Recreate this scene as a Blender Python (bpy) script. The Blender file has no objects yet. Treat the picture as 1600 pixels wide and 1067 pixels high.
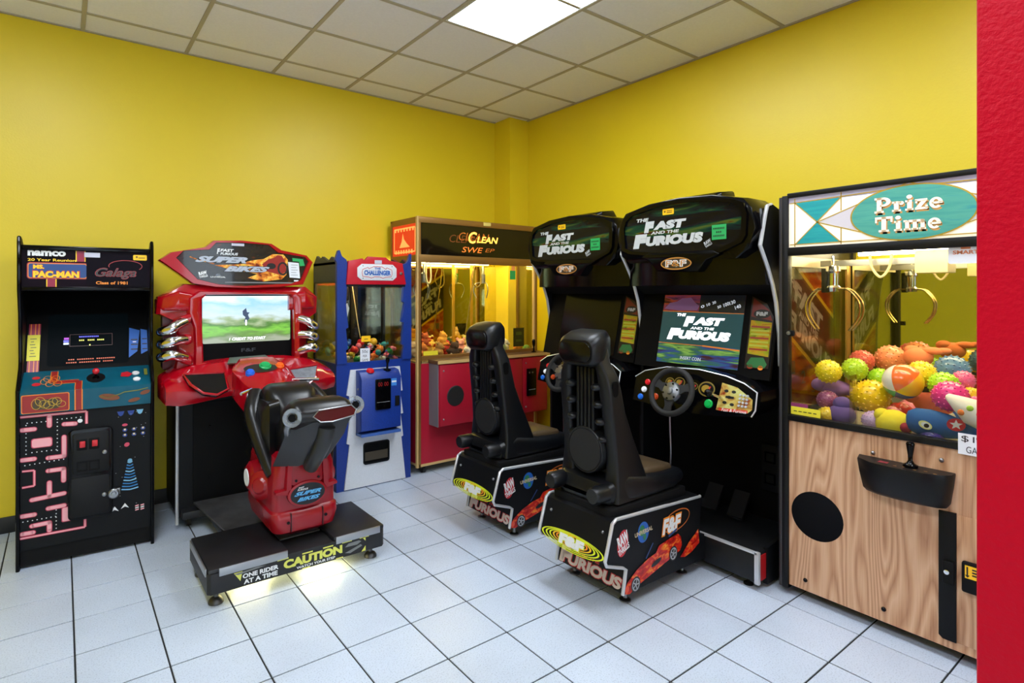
import bpy, bmesh, math, random
from mathutils import Vector, Matrix
random.seed(7)
SC = bpy.context.scene
COL = SC.collection
PI = math.pi

# ------------------------------------------------------------------ camera
cam = bpy.data.cameras.new('camera')
cam_ob = bpy.data.objects.new('camera', cam)
COL.objects.link(cam_ob)
cam_ob.location = (0, 0, 1.4795)
cam_ob.rotation_euler = (PI / 2, 0, -0.6302)
cam.sensor_fit = 'HORIZONTAL'
cam.sensor_width = 36.0
cam.lens = 36.0 * 883.1 / 1600
cam.shift_x = (800 - 740.9) / 1600
cam.shift_y = -(533.5 - 457.2) / 1600
cam.clip_start = 0.02
SC.camera = cam_ob

# ------------------------------------------------------------------ world, exposure
w = bpy.data.worlds.new('world')
SC.world = w
w.use_nodes = True
w.node_tree.nodes['Background'].inputs[0].default_value = (0.72, 0.84, 1.0, 1)
w.node_tree.nodes['Background'].inputs[1].default_value = 3.0
SC.view_settings.view_transform = 'Standard'
SC.view_settings.look = 'None'
SC.view_settings.gamma = 1.0
SC.view_settings.exposure = 0.5
SC.view_settings.use_curve_mapping = False
PANEL_LIGHT = 15.0        # radiance of a ceiling light's diffuser

# ------------------------------------------------------------------ materials
def lin(c):
    c = c / 255.0
    return c / 12.92 if c <= 0.04045 else ((c + 0.055) / 1.055) ** 2.4
def rgb(t):
    return (lin(t[0]), lin(t[1]), lin(t[2]), 1.0)
MATS = {}
def M(name, col=(128, 128, 128), rough=0.5, metal=0.0, spec=0.5, coat=0.0, emit=0.0, ecol=None,
      var=0.0, vscale=8.0, bump=0.0, bscale=200.0, alpha=1.0, trans=0.0):
    if name in MATS:
        return MATS[name]
    m = bpy.data.materials.new(name)
    m.use_nodes = True
    nt = m.node_tree
    p = nt.nodes['Principled BSDF']
    p.inputs['Base Color'].default_value = rgb(col)
    p.inputs['Roughness'].default_value = rough
    p.inputs['Metallic'].default_value = metal
    p.inputs['Specular IOR Level'].default_value = spec
    p.inputs['Coat Weight'].default_value = coat
    p.inputs['Coat Roughness'].default_value = 0.06
    p.inputs['Transmission Weight'].default_value = trans
    if emit:
        p.inputs['Emission Color'].default_value = rgb(ecol or col)
        p.inputs['Emission Strength'].default_value = emit
    if var or bump:
        tc = nt.nodes.new('ShaderNodeTexCoord')
    if var:
        n = nt.nodes.new('ShaderNodeTexNoise'); n.inputs['Scale'].default_value = vscale; n.inputs['Detail'].default_value = 5
        nt.links.new(tc.outputs['Object'], n.inputs['Vector'])
        r = nt.nodes.new('ShaderNodeValToRGB')
        a = rgb(col)
        r.color_ramp.elements[0].position = 0.3; r.color_ramp.elements[1].position = 0.72
        r.color_ramp.elements[0].color = (a[0] * (1 - var), a[1] * (1 - var), a[2] * (1 - var), 1)
        r.color_ramp.elements[1].color = (min(1, a[0] * (1 + var)), min(1, a[1] * (1 + var)), min(1, a[2] * (1 + var)), 1)
        nt.links.new(n.outputs['Fac'], r.inputs['Fac'])
        nt.links.new(r.outputs['Color'], p.inputs['Base Color'])
    if bump:
        n2 = nt.nodes.new('ShaderNodeTexNoise'); n2.inputs['Scale'].default_value = bscale; n2.inputs['Detail'].default_value = 3
        nt.links.new(tc.outputs['Object'], n2.inputs['Vector'])
        b = nt.nodes.new('ShaderNodeBump'); b.inputs['Strength'].default_value = bump; b.inputs['Distance'].default_value = 0.002
        nt.links.new(n2.outputs['Fac'], b.inputs['Height'])
        nt.links.new(b.outputs['Normal'], p.inputs['Normal'])
    MATS[name] = m
    return m

def streak_mat(name, stops, scale=(1, 1, 1), nscale=3.0, rough=0.15, emit=0.0, coat=0.0, detail=4, distort=0.6, spec=0.3):
    """printed artwork made of stretched colour streaks"""
    if name in MATS:
        return MATS[name]
    m = bpy.data.materials.new(name); m.use_nodes = True
    nt = m.node_tree; p = nt.nodes['Principled BSDF']
    tc = nt.nodes.new('ShaderNodeTexCoord'); mp = nt.nodes.new('ShaderNodeMapping')
    mp.inputs['Scale'].default_value = scale
    n = nt.nodes.new('ShaderNodeTexNoise'); n.inputs['Scale'].default_value = nscale
    n.inputs['Detail'].default_value = detail; n.inputs['Distortion'].default_value = distort
    r = nt.nodes.new('ShaderNodeValToRGB')
    el = r.color_ramp.elements
    while len(el) < len(stops):
        el.new(0.5)
    for e, (pos, c) in zip(el, stops):
        e.position = pos; e.color = rgb(c)
    nt.links.new(tc.outputs['Object'], mp.inputs['Vector']); nt.links.new(mp.outputs['Vector'], n.inputs['Vector'])
    nt.links.new(n.outputs['Fac'], r.inputs['Fac']); nt.links.new(r.outputs['Color'], p.inputs['Base Color'])
    p.inputs['Roughness'].default_value = rough; p.inputs['Coat Weight'].default_value = coat; p.inputs['Specular IOR Level'].default_value = spec
    if emit:
        nt.links.new(r.outputs['Color'], p.inputs['Emission Color']); p.inputs['Emission Strength'].default_value = emit
    MATS[name] = m
    return m

def glass_mat(name, tint=(255, 255, 255), fac=1.0, rough=0.0):
    """thin clear sheet: see-through with a Fresnel reflection"""
    if name in MATS:
        return MATS[name]
    m = bpy.data.materials.new(name); m.use_nodes = True
    nt = m.node_tree; nt.nodes.clear()
    o = nt.nodes.new('ShaderNodeOutputMaterial'); mix = nt.nodes.new('ShaderNodeMixShader')
    t = nt.nodes.new('ShaderNodeBsdfTransparent'); g = nt.nodes.new('ShaderNodeBsdfGlossy')
    t.inputs['Color'].default_value = rgb(tint); g.inputs['Roughness'].default_value = rough
    fr = nt.nodes.new('ShaderNodeFresnel'); fr.inputs['IOR'].default_value = 1.45
    mu = nt.nodes.new('ShaderNodeMath'); mu.operation = 'MULTIPLY'; mu.inputs[1].default_value = fac
    nt.links.new(fr.outputs[0], mu.inputs[0]); nt.links.new(mu.outputs[0], mix.inputs[0])
    nt.links.new(t.outputs[0], mix.inputs[1]); nt.links.new(g.outputs[0], mix.inputs[2])
    nt.links.new(mix.outputs[0], o.inputs['Surface'])
    MATS[name] = m
    return m

def wood_mat(name, a, b, c):
    if name in MATS:
        return MATS[name]
    m = bpy.data.materials.new(name); m.use_nodes = True
    nt = m.node_tree; p = nt.nodes['Principled BSDF']
    tc = nt.nodes.new('ShaderNodeTexCoord'); mp = nt.nodes.new('ShaderNodeMapping')
    mp.inputs['Scale'].default_value = (1.0, 1.0, 0.14)
    mp.inputs['Location'].default_value = (0.35, 0.2, 0.1)
    n = nt.nodes.new('ShaderNodeTexNoise'); n.inputs['Scale'].default_value = 5.5; n.inputs['Detail'].default_value = 1.5
    mul = nt.nodes.new('ShaderNodeMath'); mul.operation = 'MULTIPLY'; mul.inputs[1].default_value = 44.0
    fr = nt.nodes.new('ShaderNodeMath'); fr.operation = 'PINGPONG'; fr.inputs[1].default_value = 1.0
    mp2 = nt.nodes.new('ShaderNodeMapping'); mp2.inputs['Scale'].default_value = (1, 1, 0.03)
    n2 = nt.nodes.new('ShaderNodeTexNoise'); n2.inputs['Scale'].default_value = 190; n2.inputs['Detail'].default_value = 2
    mx = nt.nodes.new('ShaderNodeMath'); mx.operation = 'MULTIPLY_ADD'; mx.inputs[1].default_value = 0.55
    r = nt.nodes.new('ShaderNodeValToRGB'); el = r.color_ramp.elements; el.new(0.5)
    for e, (pos, col) in zip(el, ((0.15, a), (0.55, b), (1.0, c))):
        e.position = pos; e.color = rgb(col)
    L = nt.links.new
    L(tc.outputs['Object'], mp.inputs['Vector']); L(mp.outputs['Vector'], n.inputs['Vector'])
    L(n.outputs['Fac'], mul.inputs[0]); L(mul.outputs[0], fr.inputs[0])
    L(tc.outputs['Object'], mp2.inputs['Vector']); L(mp2.outputs['Vector'], n2.inputs['Vector'])
    L(n2.outputs['Fac'], mx.inputs[0]); 
    sc = nt.nodes.new('ShaderNodeMath'); sc.operation = 'MULTIPLY'; sc.inputs[1].default_value = 0.55
    L(fr.outputs[0], sc.inputs[0]); L(sc.outputs[0], mx.inputs[2])
    L(mx.outputs[0], r.inputs['Fac']); L(r.outputs['Color'], p.inputs['Base Color'])
    p.inputs['Roughness'].default_value = 0.42
    MATS[name] = m
    return m

# ------------------------------------------------------------------ mesh helpers
def finish(bm, ang=38):
    bm.normal_update()
    lim = math.radians(ang)
    for f in bm.faces:
        f.smooth = True
    for e in bm.edges:
        if len(e.link_faces) == 2:
            e.smooth = e.calc_face_angle(0.0) < lim
def obj(name, bm, mat, parent=None, loc=None, rot=None, smooth=38):
    me = bpy.data.meshes.new(name)
    if isinstance(bm, bpy.types.Mesh):
        me = bm
    else:
        bmesh.ops.recalc_face_normals(bm, faces=bm.faces[:])
        finish(bm, smooth)
        bm.to_mesh(me); bm.free()
    if mat is not None:
        ms = mat if isinstance(mat, (list, tuple)) else [mat]
        if not me.materials:
            for q in ms:
                me.materials.append(q)
    o = bpy.data.objects.new(name, me)
    COL.objects.link(o)
    if parent is not None:
        o.parent = parent
    if loc is not None:
        o.location = loc
    if rot is not None:
        o.rotation_euler = rot
    return o
def thing(name, label, cat, loc=(0, 0, 0), rotz=0.0, group=None):
    o = bpy.data.objects.new(name, None)
    COL.objects.link(o)
    o.empty_display_size = 0.1
    o.location = loc; o.rotation_euler = (0, 0, rotz)
    o['label'] = label; o['category'] = cat
    if group: o['group'] = group
    return o
def tag(o, label, cat, group=None):
    o['label'] = label; o['category'] = cat
    if group: o['group'] = group
    return o
def struct(o, label=None, cat=None):
    o['kind'] = 'structure'
    if label: o['label'] = label
    if cat: o['category'] = cat
    return o
def NB():
    return bmesh.new()
def abox(bm, x0, x1, y0, y1, z0, z1, bev=0.0, seg=2):
    r = bmesh.ops.create_cube(bm, size=1.0)
    vs = r['verts']
    for v in vs:
        v.co = Vector(((x0 + x1) / 2 + v.co.x * (x1 - x0), (y0 + y1) / 2 + v.co.y * (y1 - y0), (z0 + z1) / 2 + v.co.z * (z1 - z0)))
    if bev > 0:
        es = {e for v in vs for e in v.link_edges}
        bmesh.ops.bevel(bm, geom=list(es), offset=bev, segments=seg, profile=0.5, affect='EDGES', clamp_overlap=True)
    return bm
def box(x0, x1, y0, y1, z0, z1, bev=0.0, seg=2):
    return abox(NB(), x0, x1, y0, y1, z0, z1, bev, seg)
def aprism(bm, pts, axis, a0, a1, bev=0.0, seg=2):
    """pts: 2D outline; axis 'x' -> (y,z), 'y' -> (x,z), 'z' -> (x,y)"""
    def P(p, a):
        return {'x': (a, p[0], p[1]), 'y': (p[0], a, p[1]), 'z': (p[0], p[1], a)}[axis]
    lo = [bm.verts.new(P(p, a0)) for p in pts]
    hi = [bm.verts.new(P(p, a1)) for p in pts]
    n = len(pts)
    fs = [bm.faces.new(lo), bm.faces.new(hi[::-1])]
    for i in range(n):
        fs.append(bm.faces.new((lo[i], hi[i], hi[(i + 1) % n], lo[(i + 1) % n])))
    bmesh.ops.recalc_face_normals(bm, faces=fs)
    if bev > 0:
        es = list({e for f in fs[:2] for e in f.edges})
        bmesh.ops.bevel(bm, geom=es, offset=bev, segments=seg, profile=0.5, affect='EDGES', clamp_overlap=True)
    return bm
def prism(pts, axis, a0, a1, bev=0.0, seg=2):
    return aprism(NB(), pts, axis, a0, a1, bev, seg)
def acyl(bm, p0, p1, r0, r1=None, n=20, caps=True):
    r1 = r0 if r1 is None else r1
    p0 = Vector(p0); p1 = Vector(p1)
    d = (p1 - p0).normalized()
    a = d.orthogonal().normalized(); b = d.cross(a)
    A = []; B = []
    for i in range(n):
        t = 2 * PI * i / n
        u = a * math.cos(t) + b * math.sin(t)
        A.append(bm.verts.new(p0 + u * r0)); B.append(bm.verts.new(p1 + u * r1))
    for i in range(n):
        bm.faces.new((A[i], A[(i + 1) % n], B[(i + 1) % n], B[i]))
    if caps:
        bm.faces.new(A[::-1]); bm.faces.new(B)
    return bm
def cyl(p0, p1, r0, r1=None, n=20):
    return acyl(NB(), p0, p1, r0, r1, n)
def alathe(bm, prof, c=(0, 0, 0), axis=(0, 0, 1), n=24):
    """prof: list of (radius, height along axis)"""
    c = Vector(c); d = Vector(axis).normalized()
    a = d.orthogonal().normalized(); b = d.cross(a)
    rings = []
    for r, h in prof:
        if r < 1e-6:
            rings.append([bm.verts.new(c + d * h)])
        else:
            rings.append([bm.verts.new(c + d * h + (a * math.cos(2 * PI * i / n) + b * math.sin(2 * PI * i / n)) * r) for i in range(n)])
    for A, B in zip(rings, rings[1:]):
        for i in range(n):
            j = (i + 1) % n
            if len(A) == 1 and len(B) == 1: continue
            if len(A) == 1: bm.faces.new((A[0], B[j], B[i]))
            elif len(B) == 1: bm.faces.new((A[i], A[j], B[0]))
            else: bm.faces.new((A[i], A[j], B[j], B[i]))
    return bm
def lathe(prof, c=(0, 0, 0), axis=(0, 0, 1), n=24):
    return alathe(NB(), prof, c, axis, n)
def catmull(pts, k=6, closed=False):
    P = [Vector(p) for p in pts]
    out = []
    n = len(P)
    rng = n if closed else n - 1
    for i in range(rng):
        p1 = P[i]; p2 = P[(i + 1) % n]
        p0 = P[(i - 1) % n] if (closed or i > 0) else p1
        p3 = P[(i + 2) % n] if (closed or i + 2 < n) else p2
        for j in range(k):
            t = j / k
            out.append(0.5 * ((2 * p1) + (p2 - p0) * t + (2 * p0 - 5 * p1 + 4 * p2 - p3) * t * t + (3 * p1 - p0 - 3 * p2 + p3) * t ** 3))
    if not closed:
        out.append(P[-1])
    return out
def atube(bm, pts, r, n=8, closed=False, smooth=0):
    P = catmull(pts, smooth, closed) if smooth else [Vector(p) for p in pts]
    m = len(P)
    rad = r if callable(r) else (lambda t: r)
    rings = []
    ref = None
    for i in range(m):
        if closed:
            d = (P[(i + 1) % m] - P[(i - 1) % m])
        else:
            d = P[min(i + 1, m - 1)] - P[max(i - 1, 0)]
        d.normalize()
        if ref is None or abs(ref.dot(d)) > 0.97:
            ref = d.orthogonal().normalized()
        a = (ref - d * ref.dot(d)).normalized(); ref = a
        b = d.cross(a)
        q = rad(i / max(1, m - 1))
        rings.append([bm.verts.new(P[i] + (a * math.cos(2 * PI * k / n) + b * math.sin(2 * PI * k / n)) * q) for k in range(n)])
    rr = list(zip(rings, rings[1:])) + ([(rings[-1], rings[0])] if closed else [])
    for A, B in rr:
        for k in range(n):
            bm.faces.new((A[k], A[(k + 1) % n], B[(k + 1) % n], B[k]))
    if not closed:
        bm.faces.new(rings[0][::-1]); bm.faces.new(rings[-1])
    return bm
def tube(pts, r, n=8, closed=False, smooth=0):
    return atube(NB(), pts, r, n, closed, smooth)
def aloft(bm, secs, cap=True):
    rings = [[bm.verts.new(p) for p in s] for s in secs]
    n = len(rings[0])
    for A, B in zip(rings, rings[1:]):
        for k in range(n):
            bm.faces.new((A[k], A[(k + 1) % n], B[(k + 1) % n], B[k]))
    if cap:
        bm.faces.new(rings[0][::-1]); bm.faces.new(rings[-1])
    return bm
def loft(secs, cap=True):
    return aloft(NB(), secs, cap)
def aell(bm, c, r, nu=16, nv=10, fn=None):
    c = Vector(c)
    r = (r, r, r) if not isinstance(r, (tuple, list)) else r
    rings = []
    for j in range(nv + 1):
        ph = -PI / 2 + PI * j / nv
        if j in (0, nv):
            rings.append([bm.verts.new(c + Vector((0, 0, r[2] * math.sin(ph))))])
        else:
            rings.append([bm.verts.new(c + Vector((r[0] * math.cos(ph) * math.cos(2 * PI * i / nu), r[1] * math.cos(ph) * math.sin(2 * PI * i / nu), r[2] * math.sin(ph)))) for i in range(nu)])
    for A, B in zip(rings, rings[1:]):
        for i in range(nu):
            j = (i + 1) % nu
            if len(A) == 1: bm.faces.new((A[0], B[j], B[i]))
            elif len(B) == 1: bm.faces.new((A[i], A[j], B[0]))
            else: bm.faces.new((A[i], A[j], B[j], B[i]))
    return bm
def ell(c, r, nu=16, nv=10):
    return aell(NB(), c, r, nu, nv)
def rrect(x0, x1, y0, y1, r, k=5):
    out = []
    for cx, cy, a in ((x1 - r, y1 - r, 0), (x0 + r, y1 - r, 90), (x0 + r, y0 + r, 180), (x1 - r, y0 + r, 270)):
        for i in range(k + 1):
            t = math.radians(a + 90 * i / k)
            out.append((cx + r * math.cos(t), cy + r * math.sin(t)))
    return out
def oval(cx, cy, rx, ry, n=32, rot=0.0):
    c, s = math.cos(rot), math.sin(rot)
    out = []
    for i in range(n):
        t = 2 * PI * i / n
        x, y = rx * math.cos(t), ry * math.sin(t)
        out.append((cx + x * c - y * s, cy + x * s + y * c))
    return out
def copy_tree(o, parent=None):
    c = o.copy(); COL.objects.link(c); c.parent = parent
    for ch in list(o.children):
        copy_tree(ch, c)
    return c

# ------------------------------------------------------------------ prints: flat shapes and lettering laid on a face
TXT = {}
def text_mesh(s, shear=0.0, bold=0.0):
    key = (s, shear, bold)
    if key in TXT:
        return TXT[key]
    cu = bpy.data.curves.new('t', 'FONT')
    cu.body = s; cu.shear = shear; cu.offset = bold; cu.resolution_u = 3; cu.fill_mode = 'FRONT'
    ob = bpy.data.objects.new('t', cu)
    COL.objects.link(ob)
    bpy.context.view_layer.update()
    dg = bpy.context.evaluated_depsgraph_get()
    me = bpy.data.meshes.new_from_object(ob.evaluated_get(dg))
    vs = [v.co.copy() for v in me.vertices]; fs = [tuple(p.vertices) for p in me.polygons]
    bpy.data.objects.remove(ob); bpy.data.curves.remove(cu); bpy.data.meshes.remove(me)
    if vs:
        x0 = min(v.x for v in vs); x1 = max(v.x for v in vs); y0 = min(v.y for v in vs); y1 = max(v.y for v in vs)
        vs = [((v.x - x0) / (x1 - x0), (v.y - y0) / (y1 - y0)) for v in vs]
    TXT[key] = (vs, fs)
    return TXT[key]
class Art:
    """a print on a face: o = lower left corner, u / v = axes; faces carry several inks"""
    def __init__(self, o, u, v, base=0.0008):
        self.o = Vector(o); self.u = Vector(u).normalized(); self.v = Vector(v).normalized()
        self.n = self.u.cross(self.v).normalized()
        self.V = []; self.F = []; self.MI = []; self.mats = []; self.h = base
    def _m(self, m):
        if m not in self.mats: self.mats.append(m)
        return self.mats.index(m)
    def P(self, p, h=None):
        return self.o + self.u * p[0] + self.v * p[1] + self.n * (self.h if h is None else h)
    def up(self, d=0.0006):
        self.h += d; return self
    def poly(self, pts, m):
        k = len(self.V)
        self.V += [self.P(p) for p in pts]
        self.F.append(tuple(range(k, k + len(pts)))); self.MI.append(self._m(m)); return self
    def rect(self, x0, y0, x1, y1, m):
        return self.poly([(x0, y0), (x1, y0), (x1, y1), (x0, y1)], m)
    def bar(self, a, b, wd, m):
        dx, dy = b[0] - a[0], b[1] - a[1]
        L = math.hypot(dx, dy) or 1
        nx, ny = -dy / L * wd / 2, dx / L * wd / 2
        return self.poly([(a[0] + nx, a[1] + ny), (a[0] - nx, a[1] - ny), (b[0] - nx, b[1] - ny), (b[0] + nx, b[1] + ny)], m)
    def line(self, pts, wd, m, closed=False):
        for a, b in zip(pts, pts[1:] + ([pts[0]] if closed else [])):
            if a != b: self.bar(a, b, wd, m)
        return self
    def oval(self, cx, cy, rx, ry, m, rot=0.0, n=28):
        return self.poly(oval(cx, cy, rx, ry, n, rot), m)
    def ring(self, cx, cy, rx, ry, wd, m, rot=0.0, n=36, wy=None, a0=0.0, a1=2 * PI):
        wy = wd if wy is None else wy
        c, s = math.cos(rot), math.sin(rot)
        for i in range(n):
            q = []
            for t, k in ((i, 1), (i + 1, 1), (i + 1, 0), (i, 0)):
                a = a0 + (a1 - a0) * t / n
                x = (rx - (0 if k else wd)) * math.cos(a); y = (ry - (0 if k else wy)) * math.sin(a)
                q.append((cx + x * c - y * s, cy + x * s + y * c))
            self.poly(q, m)
        return self
    def text(self, s, x0, y0, x1, y1, m, shear=0.0, bold=0.02, rot=0.0, skew=0.0):
        vs, fs = text_mesh(s, shear, bold)
        k = len(self.V)
        cx, cy = (x0 + x1) / 2, (y0 + y1) / 2
        c, sn = math.cos(rot), math.sin(rot)
        for a, b in vs:
            x = (a - 0.5) * (x1 - x0); y = (b - 0.5) * (y1 - y0) + skew * (a - 0.5) * (x1 - x0)
            self.V.append(self.P((cx + x * c - y * sn, cy + x * sn + y * c)))
        mi = self._m(m)
        for f in fs:
            self.F.append(tuple(k + i for i in f)); self.MI.append(mi)
        return self
    def build(self, name, parent):
        me = bpy.data.meshes.new(name)
        me.from_pydata([tuple(v) for v in self.V], [], self.F)
        for m in self.mats: me.materials.append(m)
        me.polygons.foreach_set('material_index', self.MI)
        me.update()
        o = bpy.data.objects.new(name, me); COL.objects.link(o); o.parent = parent
        return o
X3, Y3, Z3 = (1, 0, 0), (0, 1, 0), (0, 0, 1)
NX3, NY3 = (-1, 0, 0), (0, -1, 0)
def sheet(pts3, thick, nrm):
    """flat panel from 3-D outline, thickened backwards"""
    bm = NB(); n = Vector(nrm).normalized() * thick
    a = [bm.verts.new(Vector(p)) for p in pts3]; b = [bm.verts.new(Vector(p) - n) for p in pts3]
    bm.faces.new(a); bm.faces.new(b[::-1])
    k = len(a)
    for i in range(k):
        bm.faces.new((a[i], b[i], b[(i + 1) % k], a[(i + 1) % k]))
    return bm
def ringplate(outer, inner, axis, a0, a1):
    """plate with a hole; outer and inner outlines of equal length"""
    bm = NB()
    def P(p, a):
        return {'x': (a, p[0], p[1]), 'y': (p[0], a, p[1]), 'z': (p[0], p[1], a)}[axis]
    R = [[bm.verts.new(P(p, a)) for p in L] for L, a in ((outer, a0), (inner, a0), (inner, a1), (outer, a1))]
    n = len(outer)
    for A, B in zip(R, R[1:] + R[:1]):
        for i in range(n):
            bm.faces.new((A[i], A[(i + 1) % n], B[(i + 1) % n], B[i]))
    return bm

# shared materials
m_black = M('black_laminate', (11, 12, 15), 0.5, spec=0.2)
m_blackgloss = M('black_gloss_plastic', (5, 5, 7), 0.14, spec=0.2)
m_blackmat = M('black_matte', (10, 10, 12), 0.7, spec=0.2)
m_rubber = M('black_rubber', (22, 22, 23), 0.75)
m_void = M('deep_black', (3, 3, 4), 0.6, spec=0.12)
m_chrome = M('chrome', (225, 228, 232), 0.12, metal=1.0)
m_steel = M('brushed_steel', (150, 152, 156), 0.35, metal=1.0)
m_whiteink = M('white_ink', (228, 230, 232), 0.4)
m_greyink = M('silver_ink', (176, 180, 184), 0.4)
m_yellowink = M('yellow_ink', (252, 205, 30), 0.4)
m_limeink = M('lime_ink', (214, 226, 40), 0.4)
m_orangeink = M('orange_ink', (240, 140, 40), 0.4)
m_redink = M('red_ink', (196, 30, 44), 0.4)
m_blackink = M('black_ink', (10, 10, 12), 0.4)
m_blueink = M('blue_ink', (28, 92, 178), 0.4)
m_paper = M('white_paper', (226, 230, 236), 0.7)
m_ylwsticker = M('yellow_sticker', (250, 196, 20), 0.45)
m_grnsticker = M('green_sticker', (30, 160, 84), 0.5)
m_glass = glass_mat('clear_glass', (246, 248, 246), 0.55)
m_mirror = M('mirror', (205, 208, 200), 0.02, metal=1.0)

# ================================================================== the room
XR, YB, ZC = 3.78, 4.51, 3.196          # right wall, back wall, ceiling
XL, YF = -2.9, -2.6                     # left wall, front wall
m_yel = M('yellow_wall_paint', (228, 202, 26), 0.42, bump=0.25, bscale=90, var=0.02, vscale=2)
m_red = M('red_wall_paint', (190, 0, 36), 0.45, spec=0.15, bump=0.9, bscale=120)
m_base = M('black_baseboard_vinyl', (20, 20, 22), 0.5)
m_grout = M('dark_grout', (30, 32, 36), 0.9, var=0.2, vscale=30)
def tile_mat():
    m = bpy.data.materials.new('pale_floor_tile'); m.use_nodes = True
    nt = m.node_tree; p = nt.nodes['Principled BSDF']; L = nt.links.new
    oi = nt.nodes.new('ShaderNodeObjectInfo'); tc = nt.nodes.new('ShaderNodeTexCoord'); ge = nt.nodes.new('ShaderNodeNewGeometry')
    n = nt.nodes.new('ShaderNodeTexNoise'); n.inputs['Scale'].default_value = 170; n.inputs['Detail'].default_value = 2
    n2 = nt.nodes.new('ShaderNodeTexNoise'); n2.inputs['Scale'].default_value = 2.2; n2.inputs['Detail'].default_value = 4
    L(ge.outputs['Position'], n.inputs['Vector']); L(ge.outputs['Position'], n2.inputs['Vector'])
    r = nt.nodes.new('ShaderNodeValToRGB')
    r.color_ramp.elements[0].position = 0.30; r.color_ramp.elements[0].color = rgb((168, 181, 200))
    r.color_ramp.elements[1].position = 0.48; r.color_ramp.elements[1].color = rgb((198, 210, 228))
    L(n.outputs['Fac'], r.inputs['Fac'])
    r2 = nt.nodes.new('ShaderNodeValToRGB')
    r2.color_ramp.elements[0].position = 0.25; r2.color_ramp.elements[0].color = (0.86, 0.86, 0.86, 1)
    r2.color_ramp.elements[1].position = 0.6; r2.color_ramp.elements[1].color = (1, 1, 1, 1)
    L(n2.outputs['Fac'], r2.inputs['Fac'])
    mr = nt.nodes.new('ShaderNodeMapRange'); mr.inputs['To Min'].default_value = 0.93; mr.inputs['To Max'].default_value = 1.0
    L(oi.outputs['Random'], mr.inputs['Value'])
    mx = nt.nodes.new('ShaderNodeMix'); mx.data_type = 'RGBA'; mx.blend_type = 'MULTIPLY'; mx.inputs['Factor'].default_value = 1
    L(r.outputs['Color'], mx.inputs['A']); L(r2.outputs['Color'], mx.inputs['B'])
    vm = nt.nodes.new('ShaderNodeVectorMath'); vm.operation = 'SCALE'
    L(mx.outputs['Result'], vm.inputs[0]); L(mr.outputs['Result'], vm.inputs['Scale'])
    L(vm.outputs['Vector'], p.inputs['Base Color'])
    p.inputs['Roughness'].default_value = 0.34
    return m
m_tile = tile_mat()
fl = struct(obj('floor', box(XL, XR, YF, YB, -0.06, -0.004), m_grout), 'pale square floor tiles with dark grout lines', 'floor')
T = 0.305; GX, GY = 1.2625, 2.8226; G = 0.0034
tme = bpy.data.meshes.new('tile')
tb = box(-T / 2 + G, T / 2 - G, -T / 2 + G, T / 2 - G, -0.006, 0.0, 0.0012, 1); finish(tb); tb.to_mesh(tme); tb.free(); tme.materials.append(m_tile)
far = NB()
ntile = 0
for i in range(-14, 9):
    for j in range(-18, 6):
        cx, cy = GX + (i + 0.5) * T, GY + (j + 0.5) * T
        x0, x1 = max(cx - T / 2 + G, XL), min(cx + T / 2 - G, XR)
        y0, y1 = max(cy - T / 2 + G, YF), min(cy + T / 2 - G, YB)
        if x1 - x0 < 0.02 or y1 - y0 < 0.02: continue
        seen = cx > -0.75 and cy > 0.25 and cy > 0.30 - 0.35 * (cx - 3.5)
        if seen and x1 - x0 > 0.29 and y1 - y0 > 0.29:
            o = obj('tile', tme, None, fl, (cx, cy, random.uniform(-0.0006, 0.0004))); ntile += 1
        elif seen:
            obj('tile', box(x0, x1, y0, y1, -0.006, 0.0), m_tile, fl); ntile += 1
        else:
            abox(far, x0, x1, y0, y1, -0.006, 0)
o = obj('far_tiles', far, m_tile, fl); o['kind'] = 'stuff'

struct(obj('wall_back', box(XL, XR + 0.12, YB, YB + 0.12, -0.06, ZC + 0.1), m_yel), 'yellow painted wall behind the row of cabinets', 'wall')
struct(obj('wall_right', box(XR, XR + 0.12, YF, YB, -0.06, ZC + 0.1), m_yel), 'yellow painted wall behind the driving games', 'wall')
struct(obj('wall_left', box(XL - 0.12, XL, YF, YB, -0.06, ZC + 0.1), m_yel), 'yellow painted wall on the far left', 'wall')
struct(obj('wall_corner', box(3.545, XR, 4.265, YB, 0, ZC), m_yel), 'boxed-in yellow pillar filling the room corner', 'wall')
# red wall end that stands right beside the viewer
struct(obj('wall_red', box(1.0, 1.16, -1.2, 0.2185, -0.0, ZC, 0.006), m_red), 'bright red textured wall end in the right foreground', 'wall')
obj_t = struct(obj('baseboard_back', box(XL, 3.545, YB - 0.012, YB, 0, 0.10, 0.003), m_base), 'low black vinyl baseboard along the yellow wall', 'baseboard')
struct(obj('baseboard_right', box(XR - 0.012, XR, YF, 4.265, 0, 0.10, 0.003), m_base), 'low black vinyl baseboard behind the driving games', 'baseboard')
# front wall with the shop window, behind the viewer
fw = NB()
abox(fw, XL, XR, YF - 0.12, YF, -0.06, 0.5); abox(fw, XL, XR, YF - 0.12, YF, 2.5, ZC + 0.1)
abox(fw, XL, -2.3, YF - 0.12, YF, 0.5, 2.5); abox(fw, 2.4, XR, YF - 0.12, YF, 0.5, 2.5)
struct(obj('wall_front', fw, m_yel), 'yellow wall with a wide shop window behind the viewer', 'wall')
win = struct(obj('window_1', box(-2.3, 2.4, YF - 0.07, YF - 0.06, 0.5, 2.5), m_glass), 'wide shop window behind the viewer', 'window')
for k in range(4):
    x = -2.3 + 4.7 * k / 3
    obj('window_frame', box(max(-2.3, x - 0.03), min(2.4, x + 0.03), YF - 0.1, YF - 0.02, 0.5, 2.5), M('dark_aluminium', (60, 62, 66), 0.4, metal=0.8), win)

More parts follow.
